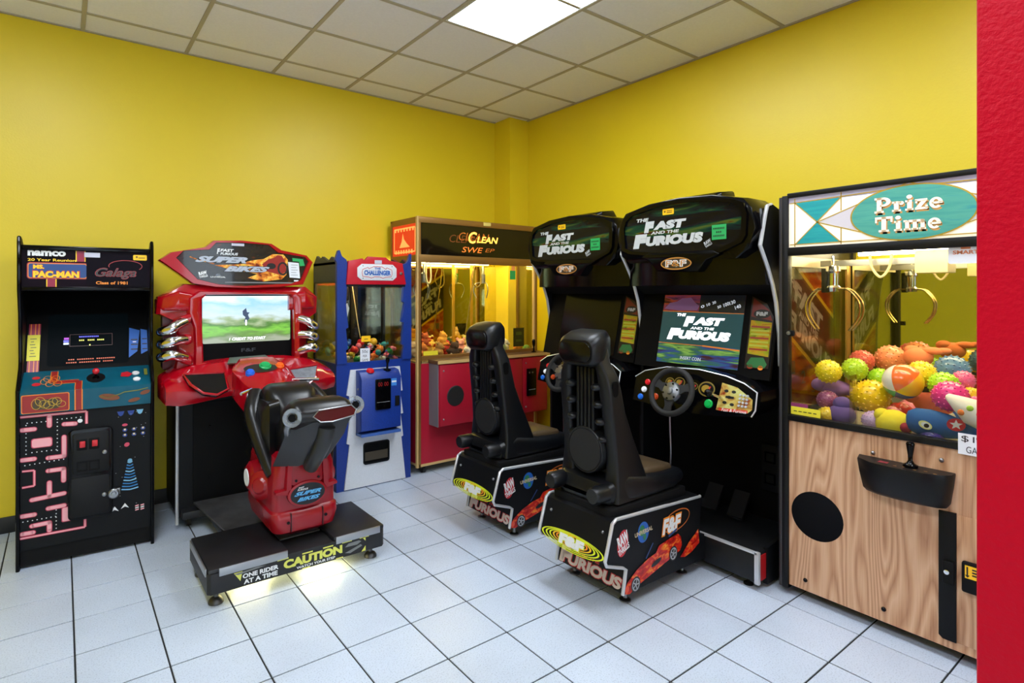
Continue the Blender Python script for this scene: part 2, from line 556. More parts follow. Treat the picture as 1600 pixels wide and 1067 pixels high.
# ceiling: lay-in panels on a tee grid
m_pan = M('ceiling_panel_white', (238, 238, 242), 0.9, bump=0.35, bscale=160, var=0.025, vscale=60)
m_tee = M('ceiling_tee_beige', (176, 168, 150), 0.5)
ce = struct(obj('ceiling', box(XL, XR, YF, YB, ZC + 0.03, ZC + 0.1), M('ceiling_void', (120, 116, 110), 0.9)), 'suspended ceiling of square white panels in a pale grid', 'ceiling')
C = 0.61; CX, CY = 1.3306, 4.2136
LIGHTS = [(1, -3), (-3, -3), (1, -6), (-3, -6)]          # lower left panel index (x, y) of 1 x 2 panel fixtures
lit = set()
for a, b in LIGHTS:
    lit |= {(a, b - 1), (a, b)}
pme = None
for i in range(-7, 5):
    for j in range(-12, 1):
        x0, x1 = max(CX + i * C, XL), min(CX + (i + 1) * C, XR)
        y0, y1 = max(CY + j * C, YF), min(CY + (j + 1) * C, YB)
        if x1 - x0 < 0.03 or y1 - y0 < 0.03 or (i, j) in lit: continue
        if x1 - x0 > 0.605 and y1 - y0 > 0.605:
            if pme is None:
                pb = box(-0.294, 0.294, -0.294, 0.294, 0.004, 0.02, 0.003, 1); finish(pb)
                pme = bpy.data.meshes.new('ceiling_panel'); pb.to_mesh(pme); pb.free(); pme.materials.append(m_pan)
            obj('ceiling_panel', pme, None, ce, ((x0 + x1) / 2, (y0 + y1) / 2, ZC))
        else:
            obj('ceiling_panel', box(x0 + 0.011, x1 - 0.011, y0 + 0.011, y1 - 0.011, ZC + 0.004, ZC + 0.02, 0.003, 1), m_pan, ce)
for i in range(-6, 5):
    x = CX + i * C
    if XL < x < XR - 0.02:
        obj('grid_tee', box(x - 0.012, x + 0.012, YF, YB, ZC - 0.002, ZC + 0.03, 0.001, 1), m_tee, ce)
for j in range(-11, 1):
    y = CY + j * C
    if YF < y < YB:
        obj('grid_tee', box(XL, XR, y - 0.012, y + 0.012, ZC - 0.0015, ZC + 0.03, 0.001, 1), m_tee, ce)
obj('wall_angle', box(XL, 3.545, YB - 0.02, YB, ZC - 0.003, ZC + 0.02), m_tee, ce)
obj('wall_angle', box(XR - 0.02, XR, YF, 4.265, ZC - 0.003, ZC + 0.02), m_tee, ce)
m_diff = M('lit_diffuser', (255, 255, 255), 0.6, emit=PANEL_LIGHT, ecol=(238, 246, 255))
LL = ['bright fluorescent panel set in the ceiling above the room', 'ceiling light panel over the left side, out of view',
      'ceiling light panel behind the viewer on the right', 'ceiling light panel behind the viewer on the left']
for (a, b), lb in zip(LIGHTS, LL):
    x0, x1 = CX + a * C + 0.012, CX + (a + 1) * C - 0.012
    y0, y1 = CY + (b - 1) * C + 0.012, CY + (b + 1) * C - 0.012
    t = thing('ceiling_light', lb, 'ceiling light', ((x0 + x1) / 2, (y0 + y1) / 2, ZC), 0, 'ceiling light panels')
    hx, hy = (x1 - x0) / 2, (y1 - y0) / 2
    obj('diffuser', box(-hx + 0.012, hx - 0.012, -hy + 0.012, hy - 0.012, 0.002, 0.01), m_diff, t)
    obj('frame', ringplate([(-hx, -hy), (hx, -hy), (hx, hy), (-hx, hy)], [(-hx + .012, -hy + .012), (hx - .012, -hy + .012), (hx - .012, hy - .012), (-hx + .012, hy - .012)], 'z', -0.004, 0.02), m_whiteink, t)

# ================================================================== upright video game cabinet (far left)
def build_upright():
    t = thing('arcade_cabinet', 'upright black arcade cabinet with pink maze artwork and a teal control panel', 'arcade machine', (0.121, 3.83, 0), math.radians(-3))
    t['group'] = 'arcade machines'
    W = 0.32
    side = [(0.0, 0.0), (-0.006, 0.90), (-0.012, 0.955), (0.10, 1.06), (0.115, 1.10), (0.10, 1.36), (0.055, 1.50), (0.05, 1.755), (0.062, 1.778), (0.10, 1.775), (0.16, 1.745), (0.58, 1.745), (0.58, 0.0)]
    for s in (-1, 1):
        x0, x1 = sorted((s * W, s * (W - 0.018)))
        p = obj('side_panel', prism(side, 'x', x0, x1), m_black, t)
        xm = s * (W - 0.009)
        obj('edge_trim', tube([(xm, a, b) for a, b in side[:11]], 0.0095, 8), m_blackgloss, p)
    wi = W - 0.018
    obj('back_panel', box(-wi, wi, 0.55, 0.58, 0.02, 1.74), m_black, t)
    obj('top_panel', box(-wi, wi, 0.07, 0.55, 1.725, 1.74), m_black, t)
    fp = obj('front_panel', box(-wi, wi, 0.012, 0.03, 0.10, 0.84), m_black, t)
    obj('kick_panel', box(-wi, wi, 0.02, 0.04, 0.015, 0.10), m_blackmat, t)
    obj('base_panel', box(-wi, wi, 0.04, 0.55, 0.015, 0.035), m_blackmat, t)
    # marquee
    mq = obj('marquee', box(-wi, wi, 0.075, 0.09, 1.505, 1.725), M('marquee_purple', (24, 12, 22), 0.3, spec=0.05, var=0.6, vscale=5), t)
    obj('marquee_retainer', box(-wi, wi, 0.058, 0.076, 1.49, 1.512, 0.003), m_blackgloss, t)
    obj('marquee_retainer', box(-wi, wi, 0.058, 0.076, 1.715, 1.738, 0.003), m_blackgloss, t)
    a = Art((-wi, 0.075, 1.505), X3, Z3)
    mr = M('crimson_ink', (150, 22, 60), 0.4)
    for x in (0.245, 0.112):
        y0, y1 = ((0.15, 0.21) if x > 0.2 else (0.006, 0.05))
        a.rect(x - 0.005, y0, x + 0.041, y1, m_yellowink)
    a.up()
    for x in (0.245, 0.112):
        y0, y1 = ((0.15, 0.21) if x > 0.2 else (0.006, 0.05))
        a.rect(x, y0, x + 0.036, y1, mr)
    a.up()
    a.poly(rrect(0.022, 0.298, 0.05, 0.142, 0.015), mr).up().poly(rrect(0.026, 0.294, 0.054, 0.138, 0.012), m_orangeink).up().poly(rrect(0.030, 0.290, 0.058, 0.134, 0.01), M('logo_blue', (28, 66, 128), 0.4))
    a.up().poly(rrect(0.290, 0.59, 0.012, 0.2, 0.012), M('marquee_dark', (18, 12, 20), 0.3, spec=0.05))
    a.build('marquee_artwork', mq)
    a = Art((-wi, 0.075, 1.505), X3, Z3, 0.004)
    a.text('namco', 0.026, 0.176, 0.195, 0.206, m_whiteink, bold=0.05)
    a.text('20 Year Reunion', 0.026, 0.148, 0.240, 0.163, m_yellowink, bold=0.02)
    a.text('MS.', 0.048, 0.104, 0.1, 0.13, m_redink, bold=0.09).up().text('MS.', 0.05, 0.106, 0.098, 0.128, m_yellowink, bold=0.05)
    a.text('PAC-MAN', 0.046, 0.054, 0.26, 0.098, m_redink, bold=0.09).up().text('PAC-MAN', 0.049, 0.057, 0.256, 0.094, m_yellowink, bold=0.06)
    a.text('Galaga', 0.33, 0.052, 0.535, 0.118, M('dull_red_ink', (150, 46, 52), 0.4), shear=0.35, bold=0.03).up()
    a.text('Galaga', 0.334, 0.056, 0.53, 0.114, M('dull_green_ink', (40, 62, 62), 0.4), shear=0.35, bold=0.0)
    a.ring(0.48, 0.13, 0.085, 0.035, 0.004, M('dull_red_ink'), a0=-0.6, a1=3.4)
    a.text('Class of 1981', 0.335, 0.022, 0.49, 0.040, m_orangeink, bold=0.03)
    a.build('lettering', mq)
    a = Art((-wi, 0.075, 1.505), X3, Z3, 0.007)
    a.rect(0.28, 0.176, 0.355, 0.203, M('pale_sticker', (196, 196, 212), 0.4))
    a.poly(rrect(0.518, 0.588, 0.166, 0.198, 0.006), m_ylwsticker).up().oval(0.536, 0.185, 0.006, 0.006, M('sticker_mark', (120, 90, 20), 0.5)).rect(0.545, 0.178, 0.578, 0.183, M('sticker_mark'))
    a.build('sticker', mq)
    # dark monitor bay
    bz = [(0.175, 1.03), (0.42, 1.49)]
    obj('monitor_bezel', sheet([(-wi, bz[0][0], bz[0][1]), (wi, bz[0][0], bz[0][1]), (wi, bz[1][0], bz[1][1]), (-wi, bz[1][0], bz[1][1])], 0.012, (0, -0.88, 0.47)), m_void, t)
    obj('speaker_panel', box(-wi, wi, 0.09, 0.43, 1.49, 1.503), m_void, t)
    v = Vector((0, bz[1][0] - bz[0][0], bz[1][1] - bz[0][1])).normalized()
    a = Art((-wi, bz[0][0], bz[0][1]), X3, v, 0.002)
    scr = M('dark_screen', (4, 6, 8), 0.5, spec=0.03, emit=0.12, ecol=(16, 30, 36))
    a.poly(rrect(0.10, 0.50, 0.03, 0.36, 0.02), scr)
    s = a.build('screen', t)
    a = Art((-wi, bz[0][0], bz[0][1]), X3, v, 0.004)
    ew = M('screen_white', (200, 220, 240), 0.4, emit=0.7); eo = M('screen_orange', (190, 80, 40), 0.4, emit=0.35); ey = M('screen_yellow', (210, 210, 90), 0.4, emit=0.6); ep = M('screen_purple', (90, 90, 220), 0.4, emit=0.6)
    for k, (x, y, wd, m) in enumerate([(0.25, 0.205, 0.10, ep), (0.25, 0.182, 0.028, ey), (0.292, 0.182, 0.038, ey), (0.34, 0.182, 0.036, ey), (0.30, 0.150, 0.016, ey)]):
        n = max(1, int(wd / 0.009))
        for q in range(n):
            a.rect(x + q * 0.009, y, x + q * 0.009 + 0.006, y + 0.009, m)
    a.rect(0.175, 0.162, 0.20, 0.174, ew).rect(0.175, 0.178, 0.20, 0.19, ep).rect(0.177, 0.194, 0.20, 0.206, M('screen_magenta', (170, 60, 190), 0.4, emit=0.5))
    a.line([(0.205, 0.150), (0.415, 0.150), (0.415, 0.225), (0.205, 0.225)], 0.0016, M('screen_dim', (90, 60, 60), 0.4, emit=0.25), True)
    for q in range(22):
        if q not in (3, 12): a.rect(0.20 + q * 0.0105, 0.062, 0.207 + q * 0.0105, 0.069, eo)
        if q not in (5, 16): a.rect(0.19 + q * 0.0105, 0.043, 0.197 + q * 0.0105, 0.050, eo)
    a.build('screen_text', t)
    # artwork on the glass either side of the screen
    a = Art((-wi, bz[0][0], bz[0][1]), X3, v, 0.003)
    a.rect(0.012, 0.0, 0.066, 0.30, mr)
    for x in (0.02, 0.04, 0.056): a.up().rect(x, 0, x + 0.004, 0.30, m_orangeink)
    a.up().rect(0.008, 0.07, 0.066, 0.23, M('instruction_yellow', (226, 214, 50), 0.5))
    a.up()
    for q in range(7): a.rect(0.02 + 0.004 * (q % 2), 0.095 + q * 0.018, 0.05 - 0.006 * (q % 3), 0.099 + q * 0.018, m_blackink)
    a.build('bezel_artwork', t)
    a = Art((-wi, bz[0][0], bz[0][1]), X3, v, 0.003)
    bl = M('instruction_blue', (20, 96, 190), 0.5)
    a.poly([(0.50, 0.06), (0.545, 0.10), (0.56, 0.24), (0.505, 0.26)], bl).poly([(0.565, 0.08), (0.60, 0.10), (0.60, 0.24), (0.565, 0.25)], bl).up()
    for q in range(3):
        a.rect(0.512, 0.11 + q * 0.032, 0.548, 0.118 + q * 0.032, m_blackink)
        a.rect(0.572, 0.11 + q * 0.034, 0.598, 0.117 + q * 0.034, m_blackink)
    a.rect(0.522, 0.16, 0.54, 0.166, m_whiteink)
    a.build('bezel_artwork', t)
    # control panel
    teal = M('teal_laminate', (14, 84, 104), 0.35, spec=0.35, var=0.2, vscale=6)
    cp = obj('control_panel', prism([(-0.008, 0.83), (-0.016, 0.945), (0.175, 1.035), (0.175, 0.83)], 'x', -wi, wi, 0.003), teal, t)
    vt = Vector((0, 0.191, 0.09)).normalized(); nt_ = Vector(X3).cross(vt)
    a = Art((-wi, -0.016, 0.945), X3, vt)
    ro = M('red_panel_ink', (150, 36, 34), 0.4)
    a.line([(0.14, 0.20), (0.14, 0.085), (0.255, 0.085), (0.255, 0.0)], 0.034, m_orangeink).up().line([(0.14, 0.20), (0.14, 0.085), (0.255, 0.085), (0.255, 0.0)], 0.028, ro)
    a.up()
    for q in range(6): a.ring(0.10 + 0.012 * q, 0.10 + 0.03 * math.sin(q * 2.1), 0.02, 0.03, 0.003, m_orangeink, n=12)
    a.oval(0.065, 0.075, 0.02, 0.016, m_redink).oval(0.06, 0.14, 0.018, 0.015, m_redink)
    a.poly([(0.455, 0.10), (0.495, 0.09), (0.515, 0.12), (0.49, 0.15), (0.46, 0.14)], m_redink)
    a.oval(0.335, 0.105, 0.045, 0.05, m_blackink)
    a.rect(0.575, 0.1, 0.592, 0.17, M('olive_ink', (120, 120, 40), 0.4))
    a.build('panel_artwork', cp)
    va = Vector((0, -0.008, 0.115)).normalized()
    a = Art((-wi, -0.008, 0.83), X3, va)
    a.poly(rrect(0.006, 0.215, 0.004, 0.104, 0.008), m_orangeink).up().poly(rrect(0.010, 0.211, 0.007, 0.1, 0.007), ro).up()
    gr = M('gold_line_ink', (196, 160, 50), 0.4)
    a.poly(rrect(0.055, 0.175, 0.02, 0.075, 0.02), M('olive_dark', (70, 58, 34), 0.4)).up()
    for q in range(7): a.ring(0.07 + 0.018 * q, 0.052 + 0.012 * math.sin(q * 1.7), 0.022, 0.03 - 0.002 * q, 0.0025, gr, rot=q * 0.5, n=14)
    a.rect(0.238, 0.0, 0.275, 0.115, m_orangeink).up().rect(0.243, 0.0, 0.270, 0.115, ro)
    bro = M('brown_ink', (120, 66, 34), 0.4)
    a.oval(0.40, 0.058, 0.05, 0.018, bro, rot=-0.2).oval(0.52, 0.03, 0.03, 0.011, bro, rot=0.2).oval(0.575, 0.07, 0.026, 0.012, bro, rot=0.3)
    a.line([(0.35, 0.07), (0.39, 0.055), (0.45, 0.07), (0.47, 0.08), (0.54, 0.085), (0.59, 0.095)], 0.005, M('olive_ink'))
    a.build('panel_artwork', cp)
    cpt = lambda x, d: Vector((x - wi, -0.016, 0.945)) + vt * d
    c = cpt(0.335, 0.105)
    js = obj('joystick', lathe([(0.0, 0), (0.018, 0.0), (0.016, 0.006), (0.006, 0.008), (0.006, 0.035)], c, nt_), m_blackgloss, t)
    obj('ball_top', ell(c + nt_ * 0.045, 0.018), M('red_ball', (200, 24, 40), 0.2, coat=0.5), js)
    for x, d, m in ((0.535, 0.06, m_whiteink), (0.532, 0.125, m_whiteink)):
        obj('button', lathe([(0.019, 0), (0.019, 0.006), (0.014, 0.008), (0.014, 0.004), (0.0, 0.004)], cpt(x, d), nt_, 18), m, t)
    # maze print on the lower front (a generic maze of pink bars)
    pk = M('pink_ink', (240, 168, 176), 0.5); pk2 = M('deep_pink_ink', (206, 70, 96), 0.5)
    z0 = 0.10
    bars = [((0.0, 0.735), (0.292, 0.735)), ((0.292, 0.735), (0.292, 0.665)), ((0.0, 0.088), (0.285, 0.088)), ((0.285, 0.088), (0.285, 0.14))]
    thick = [((0.008, 0.665), (0.06, 0.665)), ((0.125, 0.725), (0.125, 0.675)), ((0.19, 0.675), (0.24, 0.672)),
             ((0.008, 0.505), (0.06, 0.505)), ((0.19, 0.605), (0.19, 0.50)), ((0.12, 0.50), (0.19, 0.50)),
             ((0.12, 0.43), (0.188, 0.43)), ((0.188, 0.43), (0.188, 0.365)), ((0.125, 0.365), (0.125, 0.29)),
             ((0.05, 0.285), (0.19, 0.295)), ((0.12, 0.225), (0.19, 0.228)), ((0.008, 0.205), (0.06, 0.205)),
             ((0.05, 0.145), (0.125, 0.148)), ((0.125, 0.148), (0.125, 0.085 + 0.02)), ((0.008, 0.075 + 0.035), (0.055, 0.11))]
    def maze(wadd, mat, h):
        aa.h = h
        for p, q in bars: aa.bar(p, q, 0.007 + wadd, mat)
        for p, q in thick:
            aa.bar(p, q, 0.018 + wadd, mat)
            for e in (p, q): aa.oval(e[0], e[1], (0.018 + wadd) / 2, (0.018 + wadd) / 2, mat, n=12)
        aa.poly(rrect(0.05 - wadd / 2, 0.135 + wadd / 2, 0.565 - wadd / 2, 0.61 + wadd / 2, 0.012), mat)
        aa.poly(rrect(0.182 - wadd / 2, 0.225 + wadd / 2, 0.14 - wadd / 2, 0.215 + wadd / 2, 0.008), mat)
        aa.line([(0.008, 0.445), (0.06, 0.443), (0.06, 0.36), (0.008, 0.358)], 0.005 + wadd, mat)
    aa = Art((-wi, 0.012, z0 - 0.02), X3, Z3)
    maze(0.007, pk2, 0.001); maze(0.0, pk, 0.0018)
    aa.h = 0.0012
    for q in range(9): aa.oval(0.02 + q * 0.021, 0.475 + q * 0.001, 0.003, 0.003, m_whiteink, n=8)
    for q in range(8): aa.oval(0.025, 0.535 + 0.022 * q, 0.003, 0.003, m_whiteink, n=8)
    for q in range(8): aa.oval(0.16, 0.535 + 0.022 * q, 0.003, 0.003, m_whiteink, n=8)
    for q in range(6): aa.oval(0.05 + q * 0.021, 0.54, 0.003, 0.003, m_whiteink, n=8)
    for q in range(6): aa.oval(0.16 + q * 0.021, 0.705, 0.003, 0.003, m_whiteink, n=8)
    for q in range(5): aa.oval(0.03 + q * 0.02, 0.70, 0.003, 0.003, m_whiteink, n=8)
    for q in range(8): aa.oval(0.012 + q * 0.02, 0.175, 0.003, 0.003, m_whiteink, n=8)
    for q in range(7): aa.oval(0.155, 0.09 + 0.02 + q * 0.02, 0.003, 0.003, m_whiteink, n=8)
    aa.oval(0.262, 0.685, 0.012, 0.011, m_whiteink, n=14)
    aa.build('maze_artwork', fp)
    # small plain blue and white marks on the right half of the front
    a = Art((-wi, 0.012, z0 - 0.02), X3, Z3)
    nb = M('navy_ink', (30, 62, 140), 0.5); cy = M('pale_blue_ink', (120, 180, 216), 0.5)
    for x, y, m in ((0.455, 0.705, nb), (0.505, 0.705, nb), (0.55, 0.707, cy)):
        a.poly([(x - 0.018, y + 0.01), (x + 0.018, y + 0.01), (x + 0.01, y - 0.012), (x, y - 0.018), (x - 0.01, y - 0.012)], m)
    for x in (0.475, 0.52, 0.565):
        for y in (0.575, 0.605):
            if True: a.oval(x, y, 0.012, 0.010, nb, n=10)
    a.up()
    for x in (0.475, 0.52, 0.565):
        for y in (0.577, 0.607): a.rect(x - 0.005, y - 0.004, x + 0.005, y + 0.006, M('cream_ink', (224, 204, 160), 0.5))
    a.oval(0.475, 0.635, 0.014, 0.008, pk2, n=10).oval(0.485, 0.52, 0.014, 0.012, pk2, rot=0.5, n=10)
    lb = M('beam_blue_ink', (44, 120, 180), 0.5)
    for q in range(10):
        f = q / 9
        hw = 0.012 + 0.03 * f
        y = 0.415 - 0.155 * f
        a.line([(0.50 - hw, y + 0.004), (0.50 - hw / 2, y), (0.50, y - 0.003), (0.50 + hw / 2, y), (0.50 + hw, y + 0.004)], 0.007, lb if q % 3 else cy)
    a.oval(0.50, 0.425, 0.012, 0.012, cy, n=10)
    for x, y in ((0.425, 0.155), (0.475, 0.165)):
        a.poly([(x - 0.02, y - 0.012), (x, y + 0.018), (x + 0.02, y - 0.012), (x, y - 0.002)], m_whiteink)
    for x in (0.535, 0.562):
        for q in range(3): a.bar((x - 0.009, 0.155 - q * 0.012), (x + 0.009, 0.158 - q * 0.012), 0.007, m_whiteink if q % 2 else pk)
    for k in range(26):
        a.rect(*(lambda x, y: (x, y, x + 0.004, y + 0.0025))(random.uniform(0.33, 0.58), random.uniform(0.12, 0.72)), m_greyink)
    a.build('front_marks', fp)
    # coin door
    cd = obj('coin_door', prism(rrect(-0.095, 0.115, 0.215, 0.72, 0.03), 'y', -0.006, 0.013, 0.005), m_blackgloss, t)
    m_cd = M('coin_door_black', (10, 10, 12), 0.45, spec=0.25)
    obj('door_leaf', prism(rrect(-0.075, 0.097, 0.47, 0.70, 0.015), 'y', -0.012, -0.005, 0.003), m_cd, cd)
    obj('door_leaf', prism(rrect(-0.085, 0.10, 0.235, 0.452, 0.012), 'y', -0.012, -0.005, 0.003), m_cd, cd)
    for x in (-0.055, 0.002):
        s = obj('coin_slot', box(x, x + 0.048, -0.018, -0.011, 0.605, 0.665, 0.003), m_blackmat, cd)
        obj('reject_button', box(x + 0.014, x + 0.04, -0.022, -0.017, 0.62, 0.655, 0.003), M('lit_red_button', (190, 30, 40), 0.3, emit=0.06), cd)
        obj('coin_return', ringplate([(x, 0.485), (x + 0.05, 0.485), (x + 0.05, 0.54), (x, 0.54)], [(x + .007, 0.492), (x + 0.043, 0.492), (x + 0.043, 0.533), (x + .007, 0.533)], 'y', -0.017, -0.011), m_blackmat, cd)
    for x, z in ((0.075, 0.58), (0.073, 0.34)):
        obj('lock', lathe([(0.011, 0), (0.011, 0.006), (0.004, 0.009), (0, 0.009)], (x, -0.011, z), (0, -1, 0), 16), m_steel, cd)
    lk = obj('padlock', lathe([(0.028, 0), (0.028, 0.02), (0.022, 0.026), (0.014, 0.026), (0.012, 0.034), (0, 0.036)], (0.118, 0.005, 0.335), (0, -1, 0), 22), m_steel, t)
    obj('hasp', box(0.10, 0.15, -0.004, 0.004, 0.325, 0.36, 0.002), m_steel, t)
    obj('bolt', ell((-wi - 0.006, -0.008, 0.955), 0.008, 8, 6), m_steel, t)
    obj('bolt', ell((wi + 0.006, -0.008, 0.945), 0.008, 8, 6), m_steel, t)
    return t
build_upright()

# ================================================================== motorcycle racing game
m_bred = M('gloss_red_fibreglass', (166, 6, 24), 0.16, coat=0.5)
m_engred = M('engine_red_plastic', (144, 8, 24), 0.26, spec=0.5)
m_bsad = M('black_saddle', (16, 16, 18), 0.3, spec=0.4)
m_deckblk = M('platform_black', (22, 22, 25), 0.5, var=0.35, vscale=14)
def build_bike():
    t = thing('motorcycle_game', 'red motorcycle racing game with a ride-on bike and chrome pipes', 'arcade machine', (0.97, 3.82, 0), 0, 'arcade machines')
    cb = obj('cabinet_body', prism([(0.13, 0.07), (0.13, 0.86), (0.20, 0.90), (0.20, 1.50), (0.50, 1.50), (0.60, 1.30), (0.60, 0.07)], 'x', -0.385, 0.43, 0.006), m_black, t)
    obj('access_panel', box(-0.30, 0.30, 0.122, 0.132, 0.16, 0.78, 0.003), m_blackmat, cb)
    for x, z in ((-0.2, 0.3), (0.0, 0.3), (0.2, 0.3), (-0.2, 0.62), (0.2, 0.62)):
        obj('carriage_bolt', ell((x, 0.121, z), 0.008, 8, 6), m_blackgloss, cb)
    bv = NB()
    for q in range(4): abox(bv, 0.30, 0.40, 0.118, 0.132, 0.72 + q * 0.022, 0.73 + q * 0.022)
    obj('vent', bv, m_void, cb)
    for x in (-0.39, 0.435):
        obj('corner_trim', tube([(x, 0.10, 0.86), (x, 0.115, 0.60), (x, 0.125, 0.03)], 0.010, 8), m_sil0, cb)
    obj('bottom_skid', box(-0.37, 0.42, 0.05, 0.60, 0.075, 0.12, 0.004), m_deckblk, cb)
    for x in (-0.32, 0.36):
        for y in (0.16, 0.55):
            obj('caster', cyl((x - 0.012, y, 0.033), (x + 0.012, y, 0.033), 0.033), m_rubber, cb)
            obj('caster_fork', box(x - 0.017, x + 0.017, y - 0.014, y + 0.014, 0.04, 0.08), m_steel, cb)
    # title board
    outer = [(-0.505, 1.675), (-0.445, 1.722), (-0.255, 1.762), (-0.205, 1.806), (-0.038, 1.816), (0.153, 1.804), (0.219, 1.764), (0.391, 1.735), (0.433, 1.69), (0.365, 1.535), (0.197, 1.516), (0.004, 1.508), (-0.198, 1.515), (-0.322, 1.535)]
    inner = [(-0.41, 1.69), (-0.37, 1.734), (-0.227, 1.747), (-0.188, 1.791), (-0.038, 1.799), (0.131, 1.793), (0.191, 1.745), (0.374, 1.722), (0.397, 1.694), (0.344, 1.566), (0.276, 1.542), (-0.038, 1.523), (-0.179, 1.533), (-0.294, 1.563)]
    c0 = (-0.03, 1.66)
    sc = lambda L, k, y, dz=0.0: [(c0[0] + (x - c0[0]) * k, y, c0[1] + (z - c0[1]) * k + dz) for x, z in L]
    mh = obj('marquee_housing', loft([sc(outer, 0.80, 0.30), sc(outer, 0.97, 0.16), sc(outer, 1.0, 0.05), sc(outer, 1.0, 0.0), sc(outer, 0.985, -0.012), sc(inner, 1.012, -0.012), sc(inner, 1.0, 0.0)]), m_bred, t)
    mart = streak_mat('bike_marquee_art', [(0.40, (34, 32, 34)), (0.62, (42, 36, 34)), (0.70, (96, 40, 20)), (0.78, (52, 40, 30))], (2, 2, 3), 4, 0.14, coat=0.6)
    mq = obj('marquee', prism(inner, 'y', -0.004, 0.006), mart, t)
    a = Art((0, -0.004, 0), X3, Z3, 0.001)
    fl1 = streak_mat('flame_gold', [(0.36, (120, 40, 20)), (0.48, (226, 130, 40)), (0.6, (250, 206, 90)), (0.72, (200, 80, 30))], (4, 4, 5), 5, 0.25)
    a.poly([(-0.20, 1.652), (-0.06, 1.66), (0.03, 1.69), (0.10, 1.70), (0.16, 1.735), (0.23, 1.735), (0.26, 1.70), (0.25, 1.60), (0.22, 1.57), (0.10, 1.553), (0.0, 1.575), (0.06, 1.60), (0.0, 1.612), (-0.08, 1.622)], fl1).up()
    a.poly([(0.09, 1.665), (0.13, 1.70), (0.17, 1.712), (0.19, 1.73), (0.22, 1.725), (0.24, 1.69), (0.25, 1.62), (0.20, 1.60), (0.12, 1.62)], M('bike_print_red', (150, 34, 28), 0.3)).up()
    a.ring(0.225, 1.64, 0.035, 0.045, 0.012, m_blackink, n=18).oval(0.15, 1.655, 0.03, 0.02, m_blackink, n=14)
    a.line([(-0.34, 1.70), (-0.30, 1.685), (-0.2, 1.66)], 0.006, fl1)
    a.build('marquee_artwork', mq)
    a = Art((0, -0.004, 0), X3, Z3, 0.004)
    sil = M('steel_blue_ink', (178, 186, 200), 0.3)
    a.text('FAST', -0.165, 1.738, -0.085, 1.756, m_whiteink, 0.2, 0.04).text('FURIOUS', -0.165, 1.717, -0.06, 1.733, m_whiteink, 0.2, 0.03).text('F', -0.186, 1.722, -0.166, 1.757, m_whiteink, 0.2, 0.04)
    a.text('SUPER', -0.312, 1.665, 0.002, 1.710, m_blackink, 0.45, 0.12).up().text('SUPER', -0.310, 1.668, 0.0, 1.707, sil, 0.45, 0.06)
    a.text('BIKES', -0.148, 1.610, 0.142, 1.652, m_blackink, 0.45, 0.12).up().text('BIKES', -0.145, 1.613, 0.139, 1.649, sil, 0.45, 0.06)
    a.build('lettering', mq)
    a = Art((0, -0.004, 0), X3, Z3, 0.003)
    a.text('RAW', -0.290, 1.590, -0.243, 1.612, m_whiteink, 0, 0.06, 0.25).text('THRILLS', -0.288, 1.574, -0.238, 1.588, m_whiteink, 0, 0.03, 0.25)
    a.oval(-0.178, 1.586, 0.015, 0.013, M('globe_grey', (110, 120, 130), 0.4)).up().text('UNIVERSAL', -0.222, 1.573, -0.134, 1.583, m_whiteink, 0, 0.02)
    a.rect(-0.14, 1.541, 0.3, 1.549, M('small_print', (120, 122, 126), 0.4))
    a.build('logo', mq)
    a = Art((0, -0.004, 0), X3, Z3, 0.005)
    a.poly([(0.259, 1.686), (0.332, 1.681), (0.341, 1.577), (0.270, 1.582)], m_paper).up()
    for q in range(5): a.rect(0.280, 1.597 + q * 0.017, 0.325 - 0.01 * (q % 2), 1.600 + q * 0.017, M('pencil', (110, 112, 118), 0.6))
    a.build('paper_note', mq)
    a = Art((0, -0.004, 0), X3, Z3, 0.004)
    a.poly([(0.288, 1.714), (0.362, 1.708), (0.374, 1.664), (0.34, 1.66), (0.335, 1.69), (0.29, 1.692)], M('green_sticker')).rect(-0.099, 1.778, -0.022, 1.794, M('pale_sticker')).rect(0.30, 1.555, 0.33, 1.565, m_paper)
    a.build('sticker', mq)
    # red shell round the screen
    S = [(-0.5, 1.455), (-0.37, 1.535), (-0.1, 1.52), (0.15, 1.52), (0.40, 1.525), (0.485, 1.45), (0.48, 1.34), (0.41, 1.30), (0.40, 1.10), (0.42, 1.0), (0.25, 0.98), (0.0, 0.98), (-0.25, 0.98), (-0.42, 1.0), (-0.40, 1.10), (-0.405, 1.30), (-0.51, 1.35)]
    R = [(-0.275, 1.44), (-0.25, 1.465), (-0.1, 1.468), (0.12, 1.468), (0.27, 1.465), (0.292, 1.445), (0.296, 1.34), (0.298, 1.25), (0.300, 1.14), (0.30, 1.05), (0.2, 1.03), (0.02, 1.032), (-0.16, 1.036), (-0.265, 1.05), (-0.268, 1.14), (-0.272, 1.25), (-0.274, 1.36)]
    mid = lambda k: [(r[0] + (s[0] - r[0]) * k, r[1] + (s[1] - r[1]) * k) for s, r in zip(S, R)]
    Y = lambda L, y: [(x, y, z) for x, z in L]
    sh = obj('screen_surround', loft([Y(mid(0.9), 0.26), Y(S, 0.16), Y(S, 0.06), Y(mid(0.93), 0.03), Y(mid(0.35), 0.005), Y(mid(0.28), -0.028), Y(mid(0.06), -0.028), Y(R, -0.02), Y(R, 0.05)], True), m_bred, t)
    mo = obj('monitor', box(-0.27, 0.296, 0.035, 0.048, 1.03, 1.466), m_void, t)
    # screen: blurred green hills under a pale blue sky
    sm = bpy.data.materials.new('bike_screen'); sm.use_nodes = True
    nt = sm.node_tree; p = nt.nodes['Principled BSDF']; L = nt.links.new
    tc = nt.nodes.new('ShaderNodeTexCoord'); sep = nt.nodes.new('ShaderNodeSeparateXYZ'); L(tc.outputs['Object'], sep.inputs[0])
